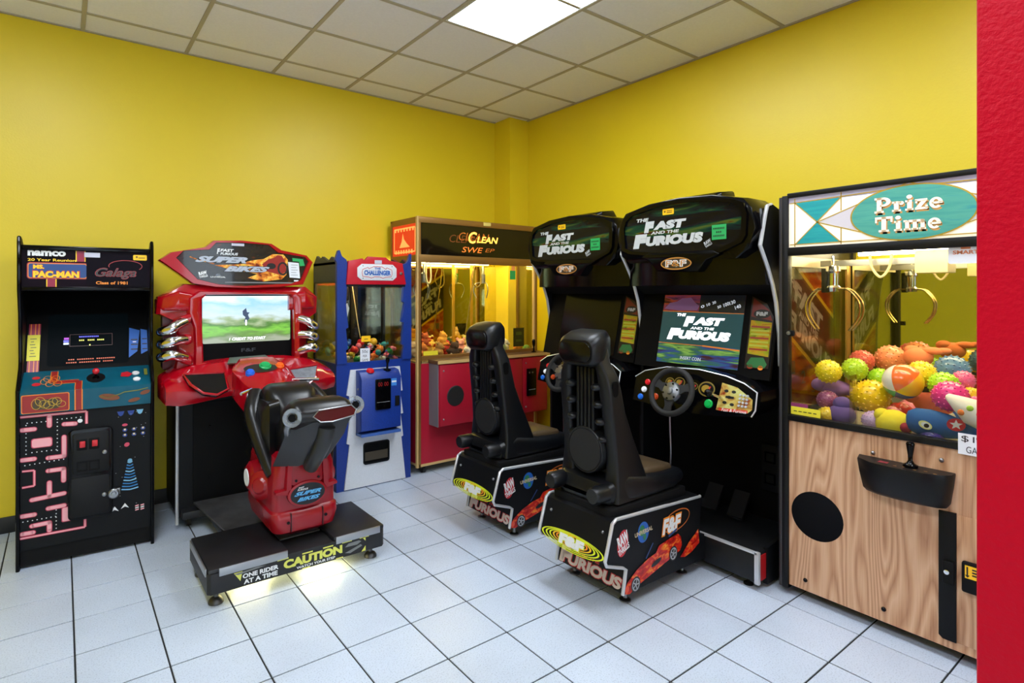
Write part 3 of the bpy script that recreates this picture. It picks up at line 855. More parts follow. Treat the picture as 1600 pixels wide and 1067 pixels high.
    mp = nt.nodes.new('ShaderNodeMapping'); mp.inputs['Scale'].default_value = (3, 1, 9); L(tc.outputs['Object'], mp.inputs['Vector'])
    n = nt.nodes.new('ShaderNodeTexNoise'); n.inputs['Scale'].default_value = 2.2; n.inputs['Detail'].default_value = 5; L(mp.outputs['Vector'], n.inputs['Vector'])
    mr = nt.nodes.new('ShaderNodeMapRange'); mr.inputs['From Min'].default_value = 1.16; mr.inputs['From Max'].default_value = 1.46; L(sep.outputs['Z'], mr.inputs['Value'])
    ad = nt.nodes.new('ShaderNodeMath'); ad.operation = 'MULTIPLY_ADD'; ad.inputs[1].default_value = 0.55; L(n.outputs['Fac'], ad.inputs[0])
    sb_ = nt.nodes.new('ShaderNodeMath'); sb_.operation = 'SUBTRACT'; sb_.inputs[1].default_value = 0.28; L(mr.outputs['Result'], sb_.inputs[0]); L(sb_.outputs[0], ad.inputs[2])
    cr = nt.nodes.new('ShaderNodeValToRGB'); el = cr.color_ramp.elements
    stops = [(0.0, (150, 160, 140)), (0.14, (96, 130, 70)), (0.26, (120, 190, 70)), (0.36, (70, 120, 50)), (0.46, (150, 170, 130)), (0.58, (196, 216, 226)), (0.8, (150, 200, 240)), (1.0, (228, 240, 250))]
    while len(el) < len(stops): el.new(0.5)
    for e, (ps, c) in zip(el, stops): e.position = ps; e.color = rgb(c)
    L(ad.outputs[0], cr.inputs['Fac']); L(cr.outputs['Color'], p.inputs['Emission Color']); p.inputs['Emission Strength'].default_value = 1.0
    p.inputs['Base Color'].default_value = (0.02, 0.02, 0.02, 1); p.inputs['Roughness'].default_value = 0.15
    a = Art((0, 0.035, 0), X3, Z3, 0.001)
    a.poly(rrect(-0.262, 0.288, 1.158, 1.458, 0.012), sm)
    a.build('screen', mo)
    a = Art((0, 0.035, 0), X3, Z3, 0.002)
    rd = M('screen_rider', (50, 66, 90), 0.4, emit=0.5)
    a.poly([(-0.022, 1.36), (0.0, 1.38), (0.006, 1.352), (0.022, 1.35), (0.012, 1.335), (0.022, 1.31), (0.01, 1.30), (0.004, 1.27), (-0.012, 1.29), (-0.004, 1.32), (-0.02, 1.335)], rd).up()
    a.oval(0.0, 1.285, 0.006, 0.02, M('screen_lettering', (236, 240, 244), 0.3, emit=1.0), n=10)
    a.text('1 CREDIT TO START', -0.105, 1.172, 0.125, 1.19, M('screen_lettering'), 0.25, 0.03)
    a.build('screen_lettering', mo)
    a = Art((0, 0.035, 0), X3, Z3, 0.002)
    a.text('F&F', -0.03, 1.095, 0.06, 1.118, M('dim_grey', (50, 54, 64), 0.4))
    a.build('bezel_mark', mo)
    # cheeks and three chrome pipes on each side
    for s in (-1, 1):
        o_ = 0.0 if s < 0 else -0.03
        cx = lambda x: s * (x + o_) + (0.0 if s < 0 else 0.0)
        obj('cheek', loft([[(cx(x), y, z) for y, z in rrect(y0, y1, z0, z1, 0.02, 3)] for x, y0, y1, z0, z1 in ((0.30, 0.0, 0.2, 1.36, 1.47), (0.40, -0.03, 0.2, 1.37, 1.49), (0.475, 0.0, 0.2, 1.37, 1.46), (0.505, 0.05, 0.2, 1.38, 1.44))]), m_bred, t)
        for q, z in enumerate((1.262, 1.185, 1.108)):
            za = (1.305, 1.195, 1.085)[q]
            obj('arm', loft([[(cx(x), y, zz + sl) for y, zz in rrect(-0.03, 0.12, -hz, hz, 0.018, 3)] for x, hz, sl in ((0.335, 0.026, za + (za - 1.2) * 0.2), (0.355, 0.034, za + (za - 1.2) * 0.1), (0.39, 0.030, za))]), m_bred, t)
            obj('chrome_pipe', tube([(cx(0.365), -0.005, za), (cx(0.41), -0.03, za * 0.5 + z * 0.5 + 0.004), (cx(0.445), -0.035, z), (cx(0.475), -0.005, z - 0.012), (cx(0.482), 0.06, z - 0.02), (cx(0.47), 0.14, z - 0.02)], 0.031, 12, smooth=5), m_chrome, t)
        obj('cheek_back', prism([(cx(0.30), 0.12), (cx(0.47), 0.12), (cx(0.46), 0.28), (cx(0.30), 0.28)], 'z', 1.0, 1.42, 0.01), M('dark_red_plastic', (90, 6, 16), 0.3), t)
    # dash wings
    def wing(x, yf, zl, zf, zt, yb=0.10):
        return [(x, yf + 0.02, zl), (x, yf, zl + 0.03), (x, yf, zf - 0.02), (x, yf + 0.02, zf), (x, -0.06, zt), (x, yb, zt + 0.02), (x, yb, zl)]
    dk = obj('dash', loft([wing(-0.50, -0.10, 0.845, 0.92, 0.945), wing(-0.49, -0.17, 0.83, 0.93, 0.96), wing(-0.42, -0.21, 0.825, 0.935, 1.0), wing(-0.33, -0.20, 0.83, 0.92, 1.03), wing(-0.20, -0.21, 0.85, 0.90, 1.045), wing(-0.11, -0.22, 0.86, 0.92, 1.05), wing(0.0, -0.24, 0.86, 0.93, 1.05), wing(0.16, -0.24, 0.86, 0.92, 1.05), wing(0.24, -0.21, 0.86, 0.90, 1.045), wing(0.36, -0.20, 0.84, 0.92, 1.03), wing(0.45, -0.21, 0.835, 0.935, 1.0), wing(0.525, -0.17, 0.84, 0.93, 0.96), wing(0.535, -0.10, 0.85, 0.92, 0.945)]), m_bred, t)
    mw = M('dash_black_panel', (12, 12, 14), 0.16, spec=0.4); mg = M('dash_grey_panel', (96, 100, 108), 0.35, var=0.3, vscale=40)
    for pts, m in (([(-0.40, 1.005), (-0.18, 0.998), (-0.17, 0.91), (-0.24, 0.885), (-0.31, 0.90), (-0.37, 0.95)], mw), ([(0.19, 0.985), (0.40, 1.0), (0.37, 0.93), (0.31, 0.895), (0.20, 0.895)], mg)):
        f = lambda z: -0.262 + (z - 0.90) * 0.95
        obj('wing_panel', sheet([(x, f(z), z) for x, z in pts], 0.03, (0, -0.75, 0.66)), m, dk)
        obj('wing_rim', tube([(x, f(z) - 0.002, z) for x, z in pts], 0.008, 6, True), m_bred, dk)
    obj('coin_plate', sheet([(-0.15, -0.125, 1.045), (0.12, -0.125, 1.05), (0.10, -0.045, 1.075), (-0.12, -0.045, 1.072)], 0.008, (0, -0.4, 0.9)), m_steel, dk)
    # console that carries three buttons, running down into the bike
    XB = 0.075
    XC = 0.03
    cs = obj('console', loft([[(XC + (XB - XC) * min(1, max(0, (-0.2 - y) / 0.3)) + x, y, z) for x, z in [(-hw, z0), (hw, z0), (hw * 1.0, z1 - 0.04), (hw * 0.72, z1 - 0.004), (0.0, z1), (-hw * 0.72, z1 - 0.004), (-hw, z1 - 0.04)]] for y, hw, z0, z1 in ((-0.10, 0.14, 0.86, 1.07), (-0.20, 0.17, 0.85, 1.045), (-0.33, 0.155, 0.78, 0.985), (-0.42, 0.13, 0.68, 0.945), (-0.50, 0.10, 0.60, 0.91))]), m_bred, t)
    bn = Vector((0, -0.47, 0.88)).normalized()
    a = Art((XC, -0.265, 1.018), X3, Vector((0, 0.88, 0.47)), 0.002)
    a.oval(-0.02, 0.0, 0.10, 0.045, M('button_well', (40, 34, 26), 0.3))
    a.build('button_well', cs)
    for x, y, z, c, r in ((-0.09, -0.30, 1.0, (30, 90, 200), 0.022), (0.01, -0.255, 1.028, (20, 150, 80), 0.030), (0.10, -0.25, 1.022, (226, 90, 20), 0.022)):
        obj('button', lathe([(r * 1.2, -0.012), (r * 1.2, 0.006), (r, 0.010), (r * 0.9, 0.016), (0, 0.018)], (XC + x, y, z), bn, 20), M('button_%d_%d_%d' % c, c, 0.25, emit=0.12), cs)
    for pts in (((XB - 0.10, -0.36, 0.925), (XB - 0.22, -0.43, 0.90)), ((XB + 0.09, -0.38, 0.95), (XB + 0.24, -0.43, 0.945))):
        obj('handlebar', tube([pts[0], pts[1]], 0.009, 8), m_chrome, t)
    # ---------------- ride-on bike
    def sec(y, hw, z0, z1, r, dx=0.0, k=4):
        return [(XB + dx + x, y, z) for x, z in rrect(-hw, hw, z0, z1, r, k)]
    tank = obj('fuel_tank', loft([sec(-0.44, 0.07, 0.74, 0.90, 0.04), sec(-0.48, 0.115, 0.70, 0.955, 0.05), sec(-0.56, 0.15, 0.68, 0.965, 0.06), sec(-0.66, 0.145, 0.68, 0.95, 0.06), sec(-0.72, 0.11, 0.68, 0.90, 0.05), sec(-0.76, 0.07, 0.68, 0.82, 0.035)]), m_bsad, t)
    obj('saddle', loft([sec(-0.66, 0.10, 0.60, 0.80, 0.04), sec(-0.74, 0.115, 0.60, 0.79, 0.04), sec(-0.82, 0.135, 0.64, 0.85, 0.06, 0.01), sec(-0.90, 0.155, 0.68, 0.915, 0.075, 0.015), sec(-0.97, 0.165, 0.74, 0.94, 0.075, 0.02), sec(-1.03, 0.165, 0.80, 0.935, 0.06, 0.025), sec(-1.07, 0.15, 0.83, 0.905, 0.035, 0.03), sec(-1.085, 0.12, 0.84, 0.88, 0.018, 0.03)]), m_bsad, t)
    tb_ = obj('tail_cover', loft([[(XB + 0.025 + x * k, y, z) for x, y, z in ((-0.165, -1.02, 0.86), (-0.06, -1.08, 0.865), (0.15, -1.08, 0.875), (0.175, -1.03, 0.87))] for k in (1.0,)] + [[(XB + 0.02 + x, y, z) for x, y, z in ((-0.165, -0.98, 0.76), (-0.05, -1.05, 0.75), (0.12, -1.05, 0.75), (0.16, -0.99, 0.77))]] + [[(XB + x, y, z) for x, y, z in ((-0.17, -0.86, 0.585), (-0.06, -0.93, 0.585), (0.09, -0.93, 0.60), (0.14, -0.87, 0.61))]]), M('tail_grey_plastic', (38, 38, 41), 0.4), t)
    hexa = [(-0.075, 0.03), (-0.045, 0.058), (0.13, 0.066), (0.155, 0.04), (0.14, 0.012), (0.02, -0.005), (-0.04, 0.0)]
    vt = Vector((0, 0.25, 0.97)).normalized(); nt2 = Vector(X3).cross(vt)
    O = Vector((XB + 0.035, -1.098, 0.835))
    tl = obj('tail_light', sheet([O + Vector((x, 0, 0)) + vt * z for x, z in hexa], 0.03, nt2), M('tail_light_red', (72, 12, 20), 0.25, spec=0.4), t)
    obj('light_rim', tube([O + Vector((x, 0, 0)) + vt * z + nt2 * 0.001 for x, z in hexa], 0.0035, 6, True), m_steel, tl)
    obj('centre_pipe', tube([(XB + 0.04, -1.06, 0.80), (XB + 0.03, -1.04, 0.72), (XB + 0.01, -0.985, 0.63), (XB, -0.94, 0.575)], lambda q: 0.045 - 0.006 * q, 14, smooth=4), M('pipe_dark', (30, 30, 32), 0.35), t)
    clear = M('clear_grey_plastic', (186, 194, 202), 0.08, trans=0.75)
    for x, y, z in ((XB - 0.135, -1.06, 0.865), (XB + 0.225, -1.0, 0.88)):
        ex = obj('exhaust_tip', lathe([(0.018, 0.004), (0.022, 0.0), (0.026, 0.014), (0.044, 0.016), (0.047, 0.006), (0.044, -0.012), (0.030, -0.03)], (x, y, z), (-0.25, -0.95, 0.2), 24), clear, t)
        obj('exhaust_mouth', lathe([(0, 0.002), (0.019, 0.004)], (x, y, z), (-0.25, -0.95, 0.2), 20), m_void, ex)
        obj('exhaust_stem', tube([(x, y + 0.02, z - 0.01), (x - 0.01, y + 0.05, z - 0.06), (x + 0.02 * (1 if x < XB else -1), y + 0.12, z - 0.13)], 0.017, 10), m_steel if x < XB else clear, ex)
    for s in (-1, 1):
        obj('leg_fairing', tube([(XB + s * 0.15, -0.50, 0.90), (XB + s * 0.20, -0.60, 0.82), (XB + s * 0.19, -0.68, 0.70), (XB + s * 0.165, -0.75, 0.58), (XB + s * 0.15, -0.79, 0.52)], lambda q: 0.052 - 0.022 * q, 12, smooth=5), m_bsad, t)
        obj('knee_pad', loft([[(XB + s * (0.155 + dx), y, z) for y, z in rrect(y0, y1, z0, z1, 0.03, 3)] for dx, y0, y1, z0, z1 in ((-0.06, -0.74, -0.46, 0.60, 0.90), (0.0, -0.76, -0.46, 0.58, 0.89), (0.03, -0.72, -0.50, 0.62, 0.85))]), m_bsad, t)
    # red engine casing
    E = lambda z, hw, y0, y1, r, dx=0.0: [(XB + dx + x, y, z) for x, y in rrect(-hw, hw, y0, y1, r, 4)]
    en = obj('engine_casing', loft([E(0.215, 0.125, -0.86, -0.42, 0.05), E(0.235, 0.165, -0.885, -0.40, 0.05), E(0.30, 0.178, -0.895, -0.38, 0.045), E(0.335, 0.178, -0.885, -0.38, 0.045), E(0.345, 0.168, -0.872, -0.38, 0.04), E(0.47, 0.168, -0.872, -0.38, 0.04), E(0.56, 0.16, -0.88, -0.38, 0.04), E(0.615, 0.145, -0.875, -0.40, 0.04), E(0.63, 0.12, -0.86, -0.42, 0.035)]), m_engred, t)
    for s in (-1, 1):
        cyl_ = obj('cylinder_head', lathe([(0.0, 0.045), (0.055, 0.045), (0.075, 0.03), (0.08, 0.0), (0.085, -0.14), (0.06, -0.16)], (XB + s * 0.165, -0.70, 0.45), (s * 0.75, -0.62, 0.1), 24), m_engred, en)
        obj('head_cap', lathe([(0.0, 0.012), (0.034, 0.01), (0.045, 0.0)], Vector((XB + s * 0.165, -0.70, 0.45)) + Vector((s * 0.75, -0.62, 0.1)).normalized() * 0.045, (s * 0.75, -0.62, 0.1), 22), m_engred, cyl_)
        obj('side_cover', lathe([(0.0, 0.03), (0.06, 0.03), (0.085, 0.012), (0.09, -0.04)], (XB + s * 0.19, -0.56, 0.46), (s, 0, 0), 26), m_engred, en)
        obj('side_badge', lathe([(0.0, 0.004), (0.045, 0.004), (0.048, 0.0)], (XB + s * 0.221, -0.56, 0.46), (s, 0, 0), 24), m_paper, en)
        obj('rib', loft([[(XB + s * x + q, y, z) for q, y in ((-0.018, -0.86), (-0.012, -0.905), (0.012, -0.905), (0.018, -0.86))] for x, y, z in ((0.10, 0, 0.46), (0.095, 0, 0.55), (0.09, 0, 0.635))]), m_engred, en)
        obj('lug', loft([[(XB + s * x, -0.872 + dy, z) for dy, z in ((0.01, z0), (-0.025, z0 + 0.005), (-0.025, z1 - 0.005), (0.01, z1))] for x, z0, z1 in ((0.09, 0.425, 0.465), (0.165, 0.44, 0.46))]), m_engred, en)
        obj('seam', box(XB + s * 0.085 - 0.0015, XB + s * 0.085 + 0.0015, -0.8995, -0.88, 0.24, 0.335), m_blackink, en)
        obj('bolt', cyl((XB + s * 0.10, -0.90, 0.29), (XB + s * 0.10, -0.885, 0.29), 0.008, n=10), m_blackgloss, en)
    obj('rear_plate', prism(rrect(XB - 0.085, XB + 0.085, 0.475, 0.60, 0.015), 'y', -0.896, -0.86, 0.006), m_engred, en)
    for x in (-0.06, 0.06):
        obj('bolt', cyl((XB + x, -0.90, 0.50), (XB + x, -0.89, 0.50), 0.007, n=10), m_blackgloss, en)
    obj('badge_boss', prism([(XB + x, z) for x, z in oval(0, 0.425, 0.105, 0.068, 36)], 'y', -0.905, -0.86, 0.006), m_engred, en)
    a = Art((XB, -0.905, 0.425), X3, Z3, 0.001)
    a.oval(0, 0, 0.092, 0.056, M('badge_black', (12, 14, 20), 0.2)).up()
    bb = M('badge_blue', (90, 170, 220), 0.3)
    a.text('FAST', -0.05, 0.033, -0.02, 0.041, m_whiteink, 0.2).text('FURIOUS', -0.055, 0.022, 0.0, 0.031, m_whiteink, 0.2)
    a.text('SUPER', -0.075, -0.006, 0.075, 0.018, M('badge_navy', (30, 60, 110), 0.3), 0.45, 0.1).up().text('SUPER', -0.072, -0.003, 0.072, 0.016, bb, 0.45, 0.04)
    a.text('BIKES', -0.06, -0.036, 0.068, -0.012, M('badge_navy'), 0.45, 0.1).up().text('BIKES', -0.057, -0.033, 0.065, -0.014, bb, 0.45, 0.04)
    a.build('badge', en)
    obj('bike_post', box(XB - 0.05, XB + 0.05, -0.78, -0.50, 0.12, 0.24, 0.008), m_blackmat, t)
    # ---------------- platform
    pb = obj('platform', prism([(-0.425, -0.96), (-0.425, -0.53), (0.485, -0.53), (0.485, -0.96), (0.47, -0.975), (-0.41, -0.975)], 'z', 0.068, 0.166, 0.003), m_deckblk, t)
    obj('foot_pad', box(-0.42, -0.05, -0.972, -0.532, 0.166, 0.186, 0.005), M('pad_black', (26, 26, 29), 0.42, var=0.3, vscale=9), pb)
    obj('foot_pad', box(0.19, 0.482, -0.972, -0.532, 0.166, 0.186, 0.005), M('pad_black'), pb)
    obj('pivot_plate', box(-0.04, 0.18, -0.80, -0.54, 0.166, 0.174, 0.003), M('worn_grey', (62, 62, 64), 0.5, var=0.4, vscale=12), pb)
    obj('edge_strip', box(-0.375, -0.055, -0.981, -0.973, 0.150, 0.187, 0.001), m_steel2, pb)
    obj('edge_strip', box(0.20, 0.455, -0.981, -0.973, 0.150, 0.187, 0.001), m_steel2, pb)
    obj('side_strip', box(-0.431, -0.424, -0.95, -0.56, 0.150, 0.187, 0.001), m_steel2, pb)
    a = Art((0, -0.975, 0), X3, Z3, 0.0008)
    ly = M('caution_yellow', (214, 214, 96), 0.4)
    a.rect(-0.30, 0.072, 0.37, 0.152, M('decal_black', (18, 18, 20), 0.35)).up()
    for x in (-0.105, 0.02, 0.13, 0.235, 0.335): a.rect(x, 0.144, x + 0.055, 0.151, ly)
    for x in (0.02, 0.2): a.rect(x, 0.070, x + 0.04, 0.075, ly)
    a.poly([(0.345, 0.152), (0.37, 0.152), (0.37, 0.125)], ly).poly([(0.345, 0.072), (0.37, 0.072), (0.37, 0.10)], ly).poly([(-0.31, 0.145), (-0.27, 0.145), (-0.28, 0.10)], ly)
    a.build('caution_decal', pb)
    a = Art((0, -0.975, 0), X3, Z3, 0.003)
    a.text('CAUTION', -0.075, 0.096, 0.235, 0.14, ly, 0.0, 0.06).text('WATCH YOUR STEP', -0.01, 0.078, 0.195, 0.091, m_whiteink, 0, 0.03)
    a.text('ONE RIDER', -0.27, 0.108, -0.10, 0.13, m_whiteink, 0, 0.04).text('AT A TIME', -0.265, 0.080, -0.105, 0.102, m_whiteink, 0, 0.04)
    gy = M('glove_grey', (120, 122, 122), 0.4)
    a.poly([(0.25, 0.12), (0.27, 0.136), (0.33, 0.138), (0.345, 0.13), (0.32, 0.118)], gy).poly([(0.25, 0.09), (0.34, 0.115), (0.35, 0.105), (0.28, 0.082)], gy).poly([(-0.31, 0.14), (-0.20, 0.147), (-0.16, 0.142), (-0.29, 0.132)], gy)
    a.build('caution_lettering', pb)
    for x, y in ((-0.375, -0.91), (0.43, -0.91), (-0.375, -0.58), (0.43, -0.58)):
        obj('levelling_foot', lathe([(0.035, 0), (0.035, 0.008), (0.026, 0.022), (0.012, 0.030), (0.009, 0.07)], (x, y, 0), Z3, 18), M('dark_steel', (92, 92, 94), 0.45, metal=0.9), pb)
    m_ug = M('underglow_lamp', (255, 246, 190), 0.5, emit=34.0, ecol=(255, 240, 168))
    obj('underglow_tube', cyl((-0.28, -0.80, 0.055), (-0.10, -0.80, 0.055), 0.010, n=10), m_ug, pb)
    obj('underglow_tube', cyl((0.05, -0.90, 0.055), (0.25, -0.90, 0.055), 0.010, n=10), m_ug, pb)
    obj('base_link', box(-0.22, 0.30, -0.54, 0.14, 0.05, 0.10, 0.004), m_deckblk, t)
    obj('toe_tray', sheet([(-0.20, -0.40, 0.105), (0.30, -0.40, 0.105), (0.36, 0.10, 0.16), (-0.30, 0.10, 0.16)], 0.012, (0, -0.1, 1)), M('worn_grey'), t)
    return t
m_sil0 = M('silver_edge', (206, 208, 212), 0.3, metal=0.45)
m_steel2 = M('satin_aluminium', (170, 172, 176), 0.38, metal=0.9)
build_bike()

# ================================================================== small blue claw machine
def tooth(pts):
    return pts
def build_challenger():
    t = thing('claw_machine', 'narrow blue claw machine with a red sign and jagged white front', 'claw machine', (1.95, 3.97, 0), 0, 'claw machines')
    blue = M('speckled_blue_laminate', (18, 52, 138), 0.4, var=0.22, vscale=160)
    red = M('red_sign_board', (190, 16, 40), 0.35, var=0.05, vscale=40)
    wht = M('white_speckled_board', (214, 218, 224), 0.45, var=0.04, vscale=120)
    H = 0.313; D = 0.47
    obj('lower_front', box(-H, H, 0, 0.02, 0.0, 0.955), blue, t)
    for s in (-1, 1):
        x0, x1 = sorted((s * H, s * (H - 0.02)))
        obj('side_panel', box(x0, x1, 0.02, D, 0.0, 0.95), blue, t)
        obj('side_glass', box(x0, x1 - 0.012 if s > 0 else x0 + 0.006, 0.03, D, 0.95, 1.56), m_glass, t)
        obj('side_header', prism([(0.02, 1.55), (0.02, 1.71), (0.10, 1.75), (0.16, 1.72), (0.28, 1.76), (0.33, 1.74), (0.40, 1.77), (D, 1.70), (D, 1.55)], 'x', x0, x1), M('header_dark_blue', (22, 34, 66), 0.45), t)
        obj('rear_post', box(x0, x1, D - 0.03, D, 0.95, 1.55), M('post_black', (14, 14, 16), 0.5), t)
    obj('top_panel', box(-H, H, 0.02, D, 1.69, 1.71), m_black, t)
    obj('back_mirror', box(-H + 0.02, H - 0.02, D - 0.008, D, 0.90, 1.69), M('smoked_mirror', (150, 146, 128), 0.06, metal=1.0), t)
    obj('back_panel', box(-H + 0.02, H - 0.02, D - 0.008, D, 0.0, 0.90), blue, t)
    obj('prize_floor', box(-H + 0.02, H - 0.02, 0.025, D - 0.01, 0.91, 0.93), M('prize_floor_grey', (110, 108, 100), 0.6), t)
    left = [(-H, 0.95), (-H, 1.70), (-0.325, 1.725), (-0.303, 1.79), (-0.292, 1.795), (-0.275, 1.75), (-0.24, 1.725), (-0.225, 1.68), (-0.235, 1.53), (-0.243, 1.40), (-0.225, 1.22), (-0.243, 1.21), (-0.228, 1.06), (-0.243, 1.05), (-0.232, 0.95)]
    right = [(0.232, 0.95), (0.246, 1.06), (0.228, 1.07), (0.246, 1.24), (0.226, 1.25), (0.252, 1.40), (0.236, 1.41), (0.246, 1.53), (0.225, 1.70), (0.27, 1.715), (0.292, 1.745), (0.305, 1.79), (H, 1.79), (H, 0.95)]
    obj('jagged_post', prism(left, 'y', -0.012, 0.02), blue, t)
    obj('jagged_post', prism(right, 'y', -0.012, 0.02), blue, t)
    sg = obj('sign_board', prism([(-0.23, 1.715), (-0.117, 1.739), (-0.102, 1.724), (-0.069, 1.754), (0.08, 1.752), (0.10, 1.731), (0.224, 1.71), (0.256, 1.543), (-0.244, 1.541)], 'y', -0.03, 0.0, 0.003), red, t)
    obj('sign_edge', box(-0.24, 0.25, -0.026, 0.0, 1.526, 1.542), m_black, t)
    obj('sign_plate', prism([(-0.162, 1.668), (-0.125, 1.697), (0.135, 1.697), (0.168, 1.668), (0.168, 1.60), (0.135, 1.573), (-0.125, 1.573), (-0.162, 1.60)], 'y', -0.036, -0.029, 0.002), wht, sg)
    a = Art((0, -0.036, 0), X3, Z3, 0.001)
    star = [(-0.12, 1.655), (-0.075, 1.672), (-0.07, 1.66), (-0.03, 1.678), (0.04, 1.678), (0.075, 1.66), (0.08, 1.672), (0.125, 1.655), (0.128, 1.625), (0.12, 1.602), (0.07, 1.598), (0.05, 1.59), (0.02, 1.6), (-0.02, 1.6), (-0.05, 1.59), (-0.07, 1.598), (-0.12, 1.602), (-0.125, 1.63)]
    a.line(star, 0.004, m_redink, True).up()
    a.text('THE', -0.022, 1.655, 0.030, 1.672, m_blueink, 0, 0.04)
    a.text('CHALLENGER', -0.108, 1.612, 0.116, 1.650, m_blueink, 0, 0.05)
    for x, z in ((-0.118, 1.682), (0.127, 1.682), (-0.118, 1.588), (0.127, 1.588)): a.oval(x, z, 0.004, 0.004, m_blackink, n=10)
    a.build('sign_lettering', sg)
    obj('lock', lathe([(0.012, 0), (0.012, 0.008), (0, 0.011)], (0.208, -0.03, 1.63), (0, -1, 0), 16), m_steel, sg)
    a = Art((0, -0.03, 0), X3, Z3, 0.001)
    a.rect(-0.018, 1.70, 0.042, 1.728, M('pale_sticker')); a.build('sticker', sg)
    gl = obj('front_glass', box(-0.25, 0.25, 0.004, 0.009, 0.94, 1.545), m_glass, t)
    a = Art((0, 0.004, 0), X3, Z3, 0.001)
    a.poly(rrect(-0.112, -0.036, 1.105, 1.15, 0.006), m_ylwsticker).up().rect(-0.09, 1.122, -0.058, 1.128, M('sticker_mark', (120, 90, 20), 0.5)); a.build('sticker', gl)
    a = Art((0, 0.004, 0), X3, Z3, 0.001)
    a.rect(-0.122, 0.945, -0.042, 1.055, m_paper).up().text('50¢', -0.108, 1.015, -0.058, 1.042, M('marker_ink', (40, 42, 50), 0.6), 0, 0).text('PER', -0.10, 0.988, -0.066, 1.005, M('marker_ink'), 0, 0).text('GAME', -0.108, 0.958, -0.056, 0.976, M('marker_ink'), 0, 0)
    a.build('price_sign', gl)
    obj('glass_divider', box(-0.25, 0.25, 0.02, 0.023, 0.94, 1.16), m_glass, t)
    # jagged white front board with the chute mouth
    W = [(-0.206, 0.900), (-0.237, 0.713), (-0.213, 0.704), (-0.232, 0.526), (-0.215, 0.518), (-0.237, 0.352), (-0.213, 0.342), (-0.256, 0.009), (0.261, 0.006), (0.223, 0.341), (0.24, 0.345), (0.217, 0.522), (0.24, 0.525), (0.212, 0.702), (0.234, 0.706), (0.209, 0.898)]
    wb = obj('white_board', prism(W, 'y', -0.012, 0.0), wht, t)
    ch = obj('prize_chute', ringplate(rrect(-0.105, 0.115, 0.172, 0.338, 0.02, 4), rrect(-0.095, 0.105, 0.182, 0.328, 0.015, 4), 'y', -0.02, -0.005), m_black, t)
    obj('chute_recess', prism(rrect(-0.096, 0.106, 0.181, 0.329, 0.015, 4), 'y', -0.0135, -0.0125), m_void, ch)
    obj('chute_flap', box(-0.09, 0.10, -0.0165, -0.0145, 0.20, 0.265), M('chute_brown', (70, 62, 48), 0.35), ch)
    # protruding control box
    cb = obj('control_box', prism([(-0.012, 0.42), (-0.11, 0.452), (-0.115, 0.835), (-0.075, 0.885), (-0.012, 0.895)], 'x', -0.165, 0.165, 0.004), blue, t)
    obj('box_foot', box(-0.165, 0.165, -0.112, -0.012, 0.408, 0.428), M('light_blue_edge', (60, 96, 170), 0.4), cb)
    obj('display', prism(rrect(-0.055, 0.072, 0.60, 0.83, 0.006, 2), 'y', -0.124, -0.113, 0.002), m_blackgloss, cb)
    a = Art((0, -0.124, 0), X3, Z3, 0.001)
    a.text('00', -0.035, 0.775, 0.0, 0.805, M('led_red', (120, 16, 16), 0.4, emit=0.3), 0, 0).text('00', 0.015, 0.775, 0.05, 0.805, M('led_red'), 0, 0).rect(-0.045, 0.655, 0.062, 0.657, m_greyink)
    a.build('display_digits', cb)
    a = Art((0, -0.114, 0), X3, Z3, 0.002)
    a.rect(0.08, 0.77, 0.125, 0.825, M('card_blue', (60, 130, 210), 0.4)).up().rect(0.083, 0.795, 0.122, 0.808, m_whiteink); a.build('instruction_card', cb)
    obj('coin_lock', box(0.112, 0.148, -0.122, -0.111, 0.615, 0.69, 0.003), m_blackmat, cb)
    obj('lock', lathe([(0.008, 0), (0.008, 0.006), (0, 0.008)], (-0.166, -0.06, 0.76), (-1, 0, 0), 12), m_steel, cb)
    obj('push_button', lathe([(0.030, 0), (0.030, 0.008), (0.024, 0.02), (0, 0.024)], (-0.075, -0.07, 0.885), (0, -0.3, 1), 20), M('button_red', (206, 20, 30), 0.25), cb)
    jb = obj('joystick', lathe([(0.03, 0), (0.03, 0.006), (0.009, 0.012), (0.008, 0.05), (0.016, 0.075), (0.014, 0.095), (0, 0.098)], (0.07, -0.065, 0.885), (0, -0.1, 1), 16), m_blackgloss, cb)
    # claw with coiled cord, hanging tag
    cl = obj('claw_carriage', box(-0.22, -0.16, 0.12, 0.22, 1.42, 1.52, 0.006), m_blackmat, t)
    obj('claw_arm', box(-0.235, -0.205, 0.10, 0.16, 1.13, 1.45, 0.006), m_blackmat, cl)
    obj('coil_cord', tube([(-0.165 + 0.012 * math.cos(q * 1.2), 0.16 + 0.012 * math.sin(q * 1.2), 1.52 - q * 0.0028) for q in range(60)], 0.003, 5), m_rubber, cl)
    obj('hang_tag', prism([(-0.235, 1.36), (-0.19, 1.40), (-0.175, 1.36), (-0.195, 1.27), (-0.215, 1.26)], 'y', 0.085, 0.088), m_paper, t)
    obj('inner_post', box(0.0, 0.06, 0.446, 0.461, 0.93, 1.69), m_blackmat, t)
    obj('hanging_string', tube([(-0.10, 0.2, 1.54), (-0.05, 0.2, 1.22), (-0.03, 0.2, 1.12)], 0.0035, 6), M('cream_string', (220, 200, 140), 0.6), t)
    obj('lamp_tube', cyl((-0.2, 0.08, 1.66), (0.2, 0.08, 1.66), 0.012, n=10), M('lamp_warm_low', (255, 226, 170), 0.5, emit=110.0), t)
    return t
build_challenger()
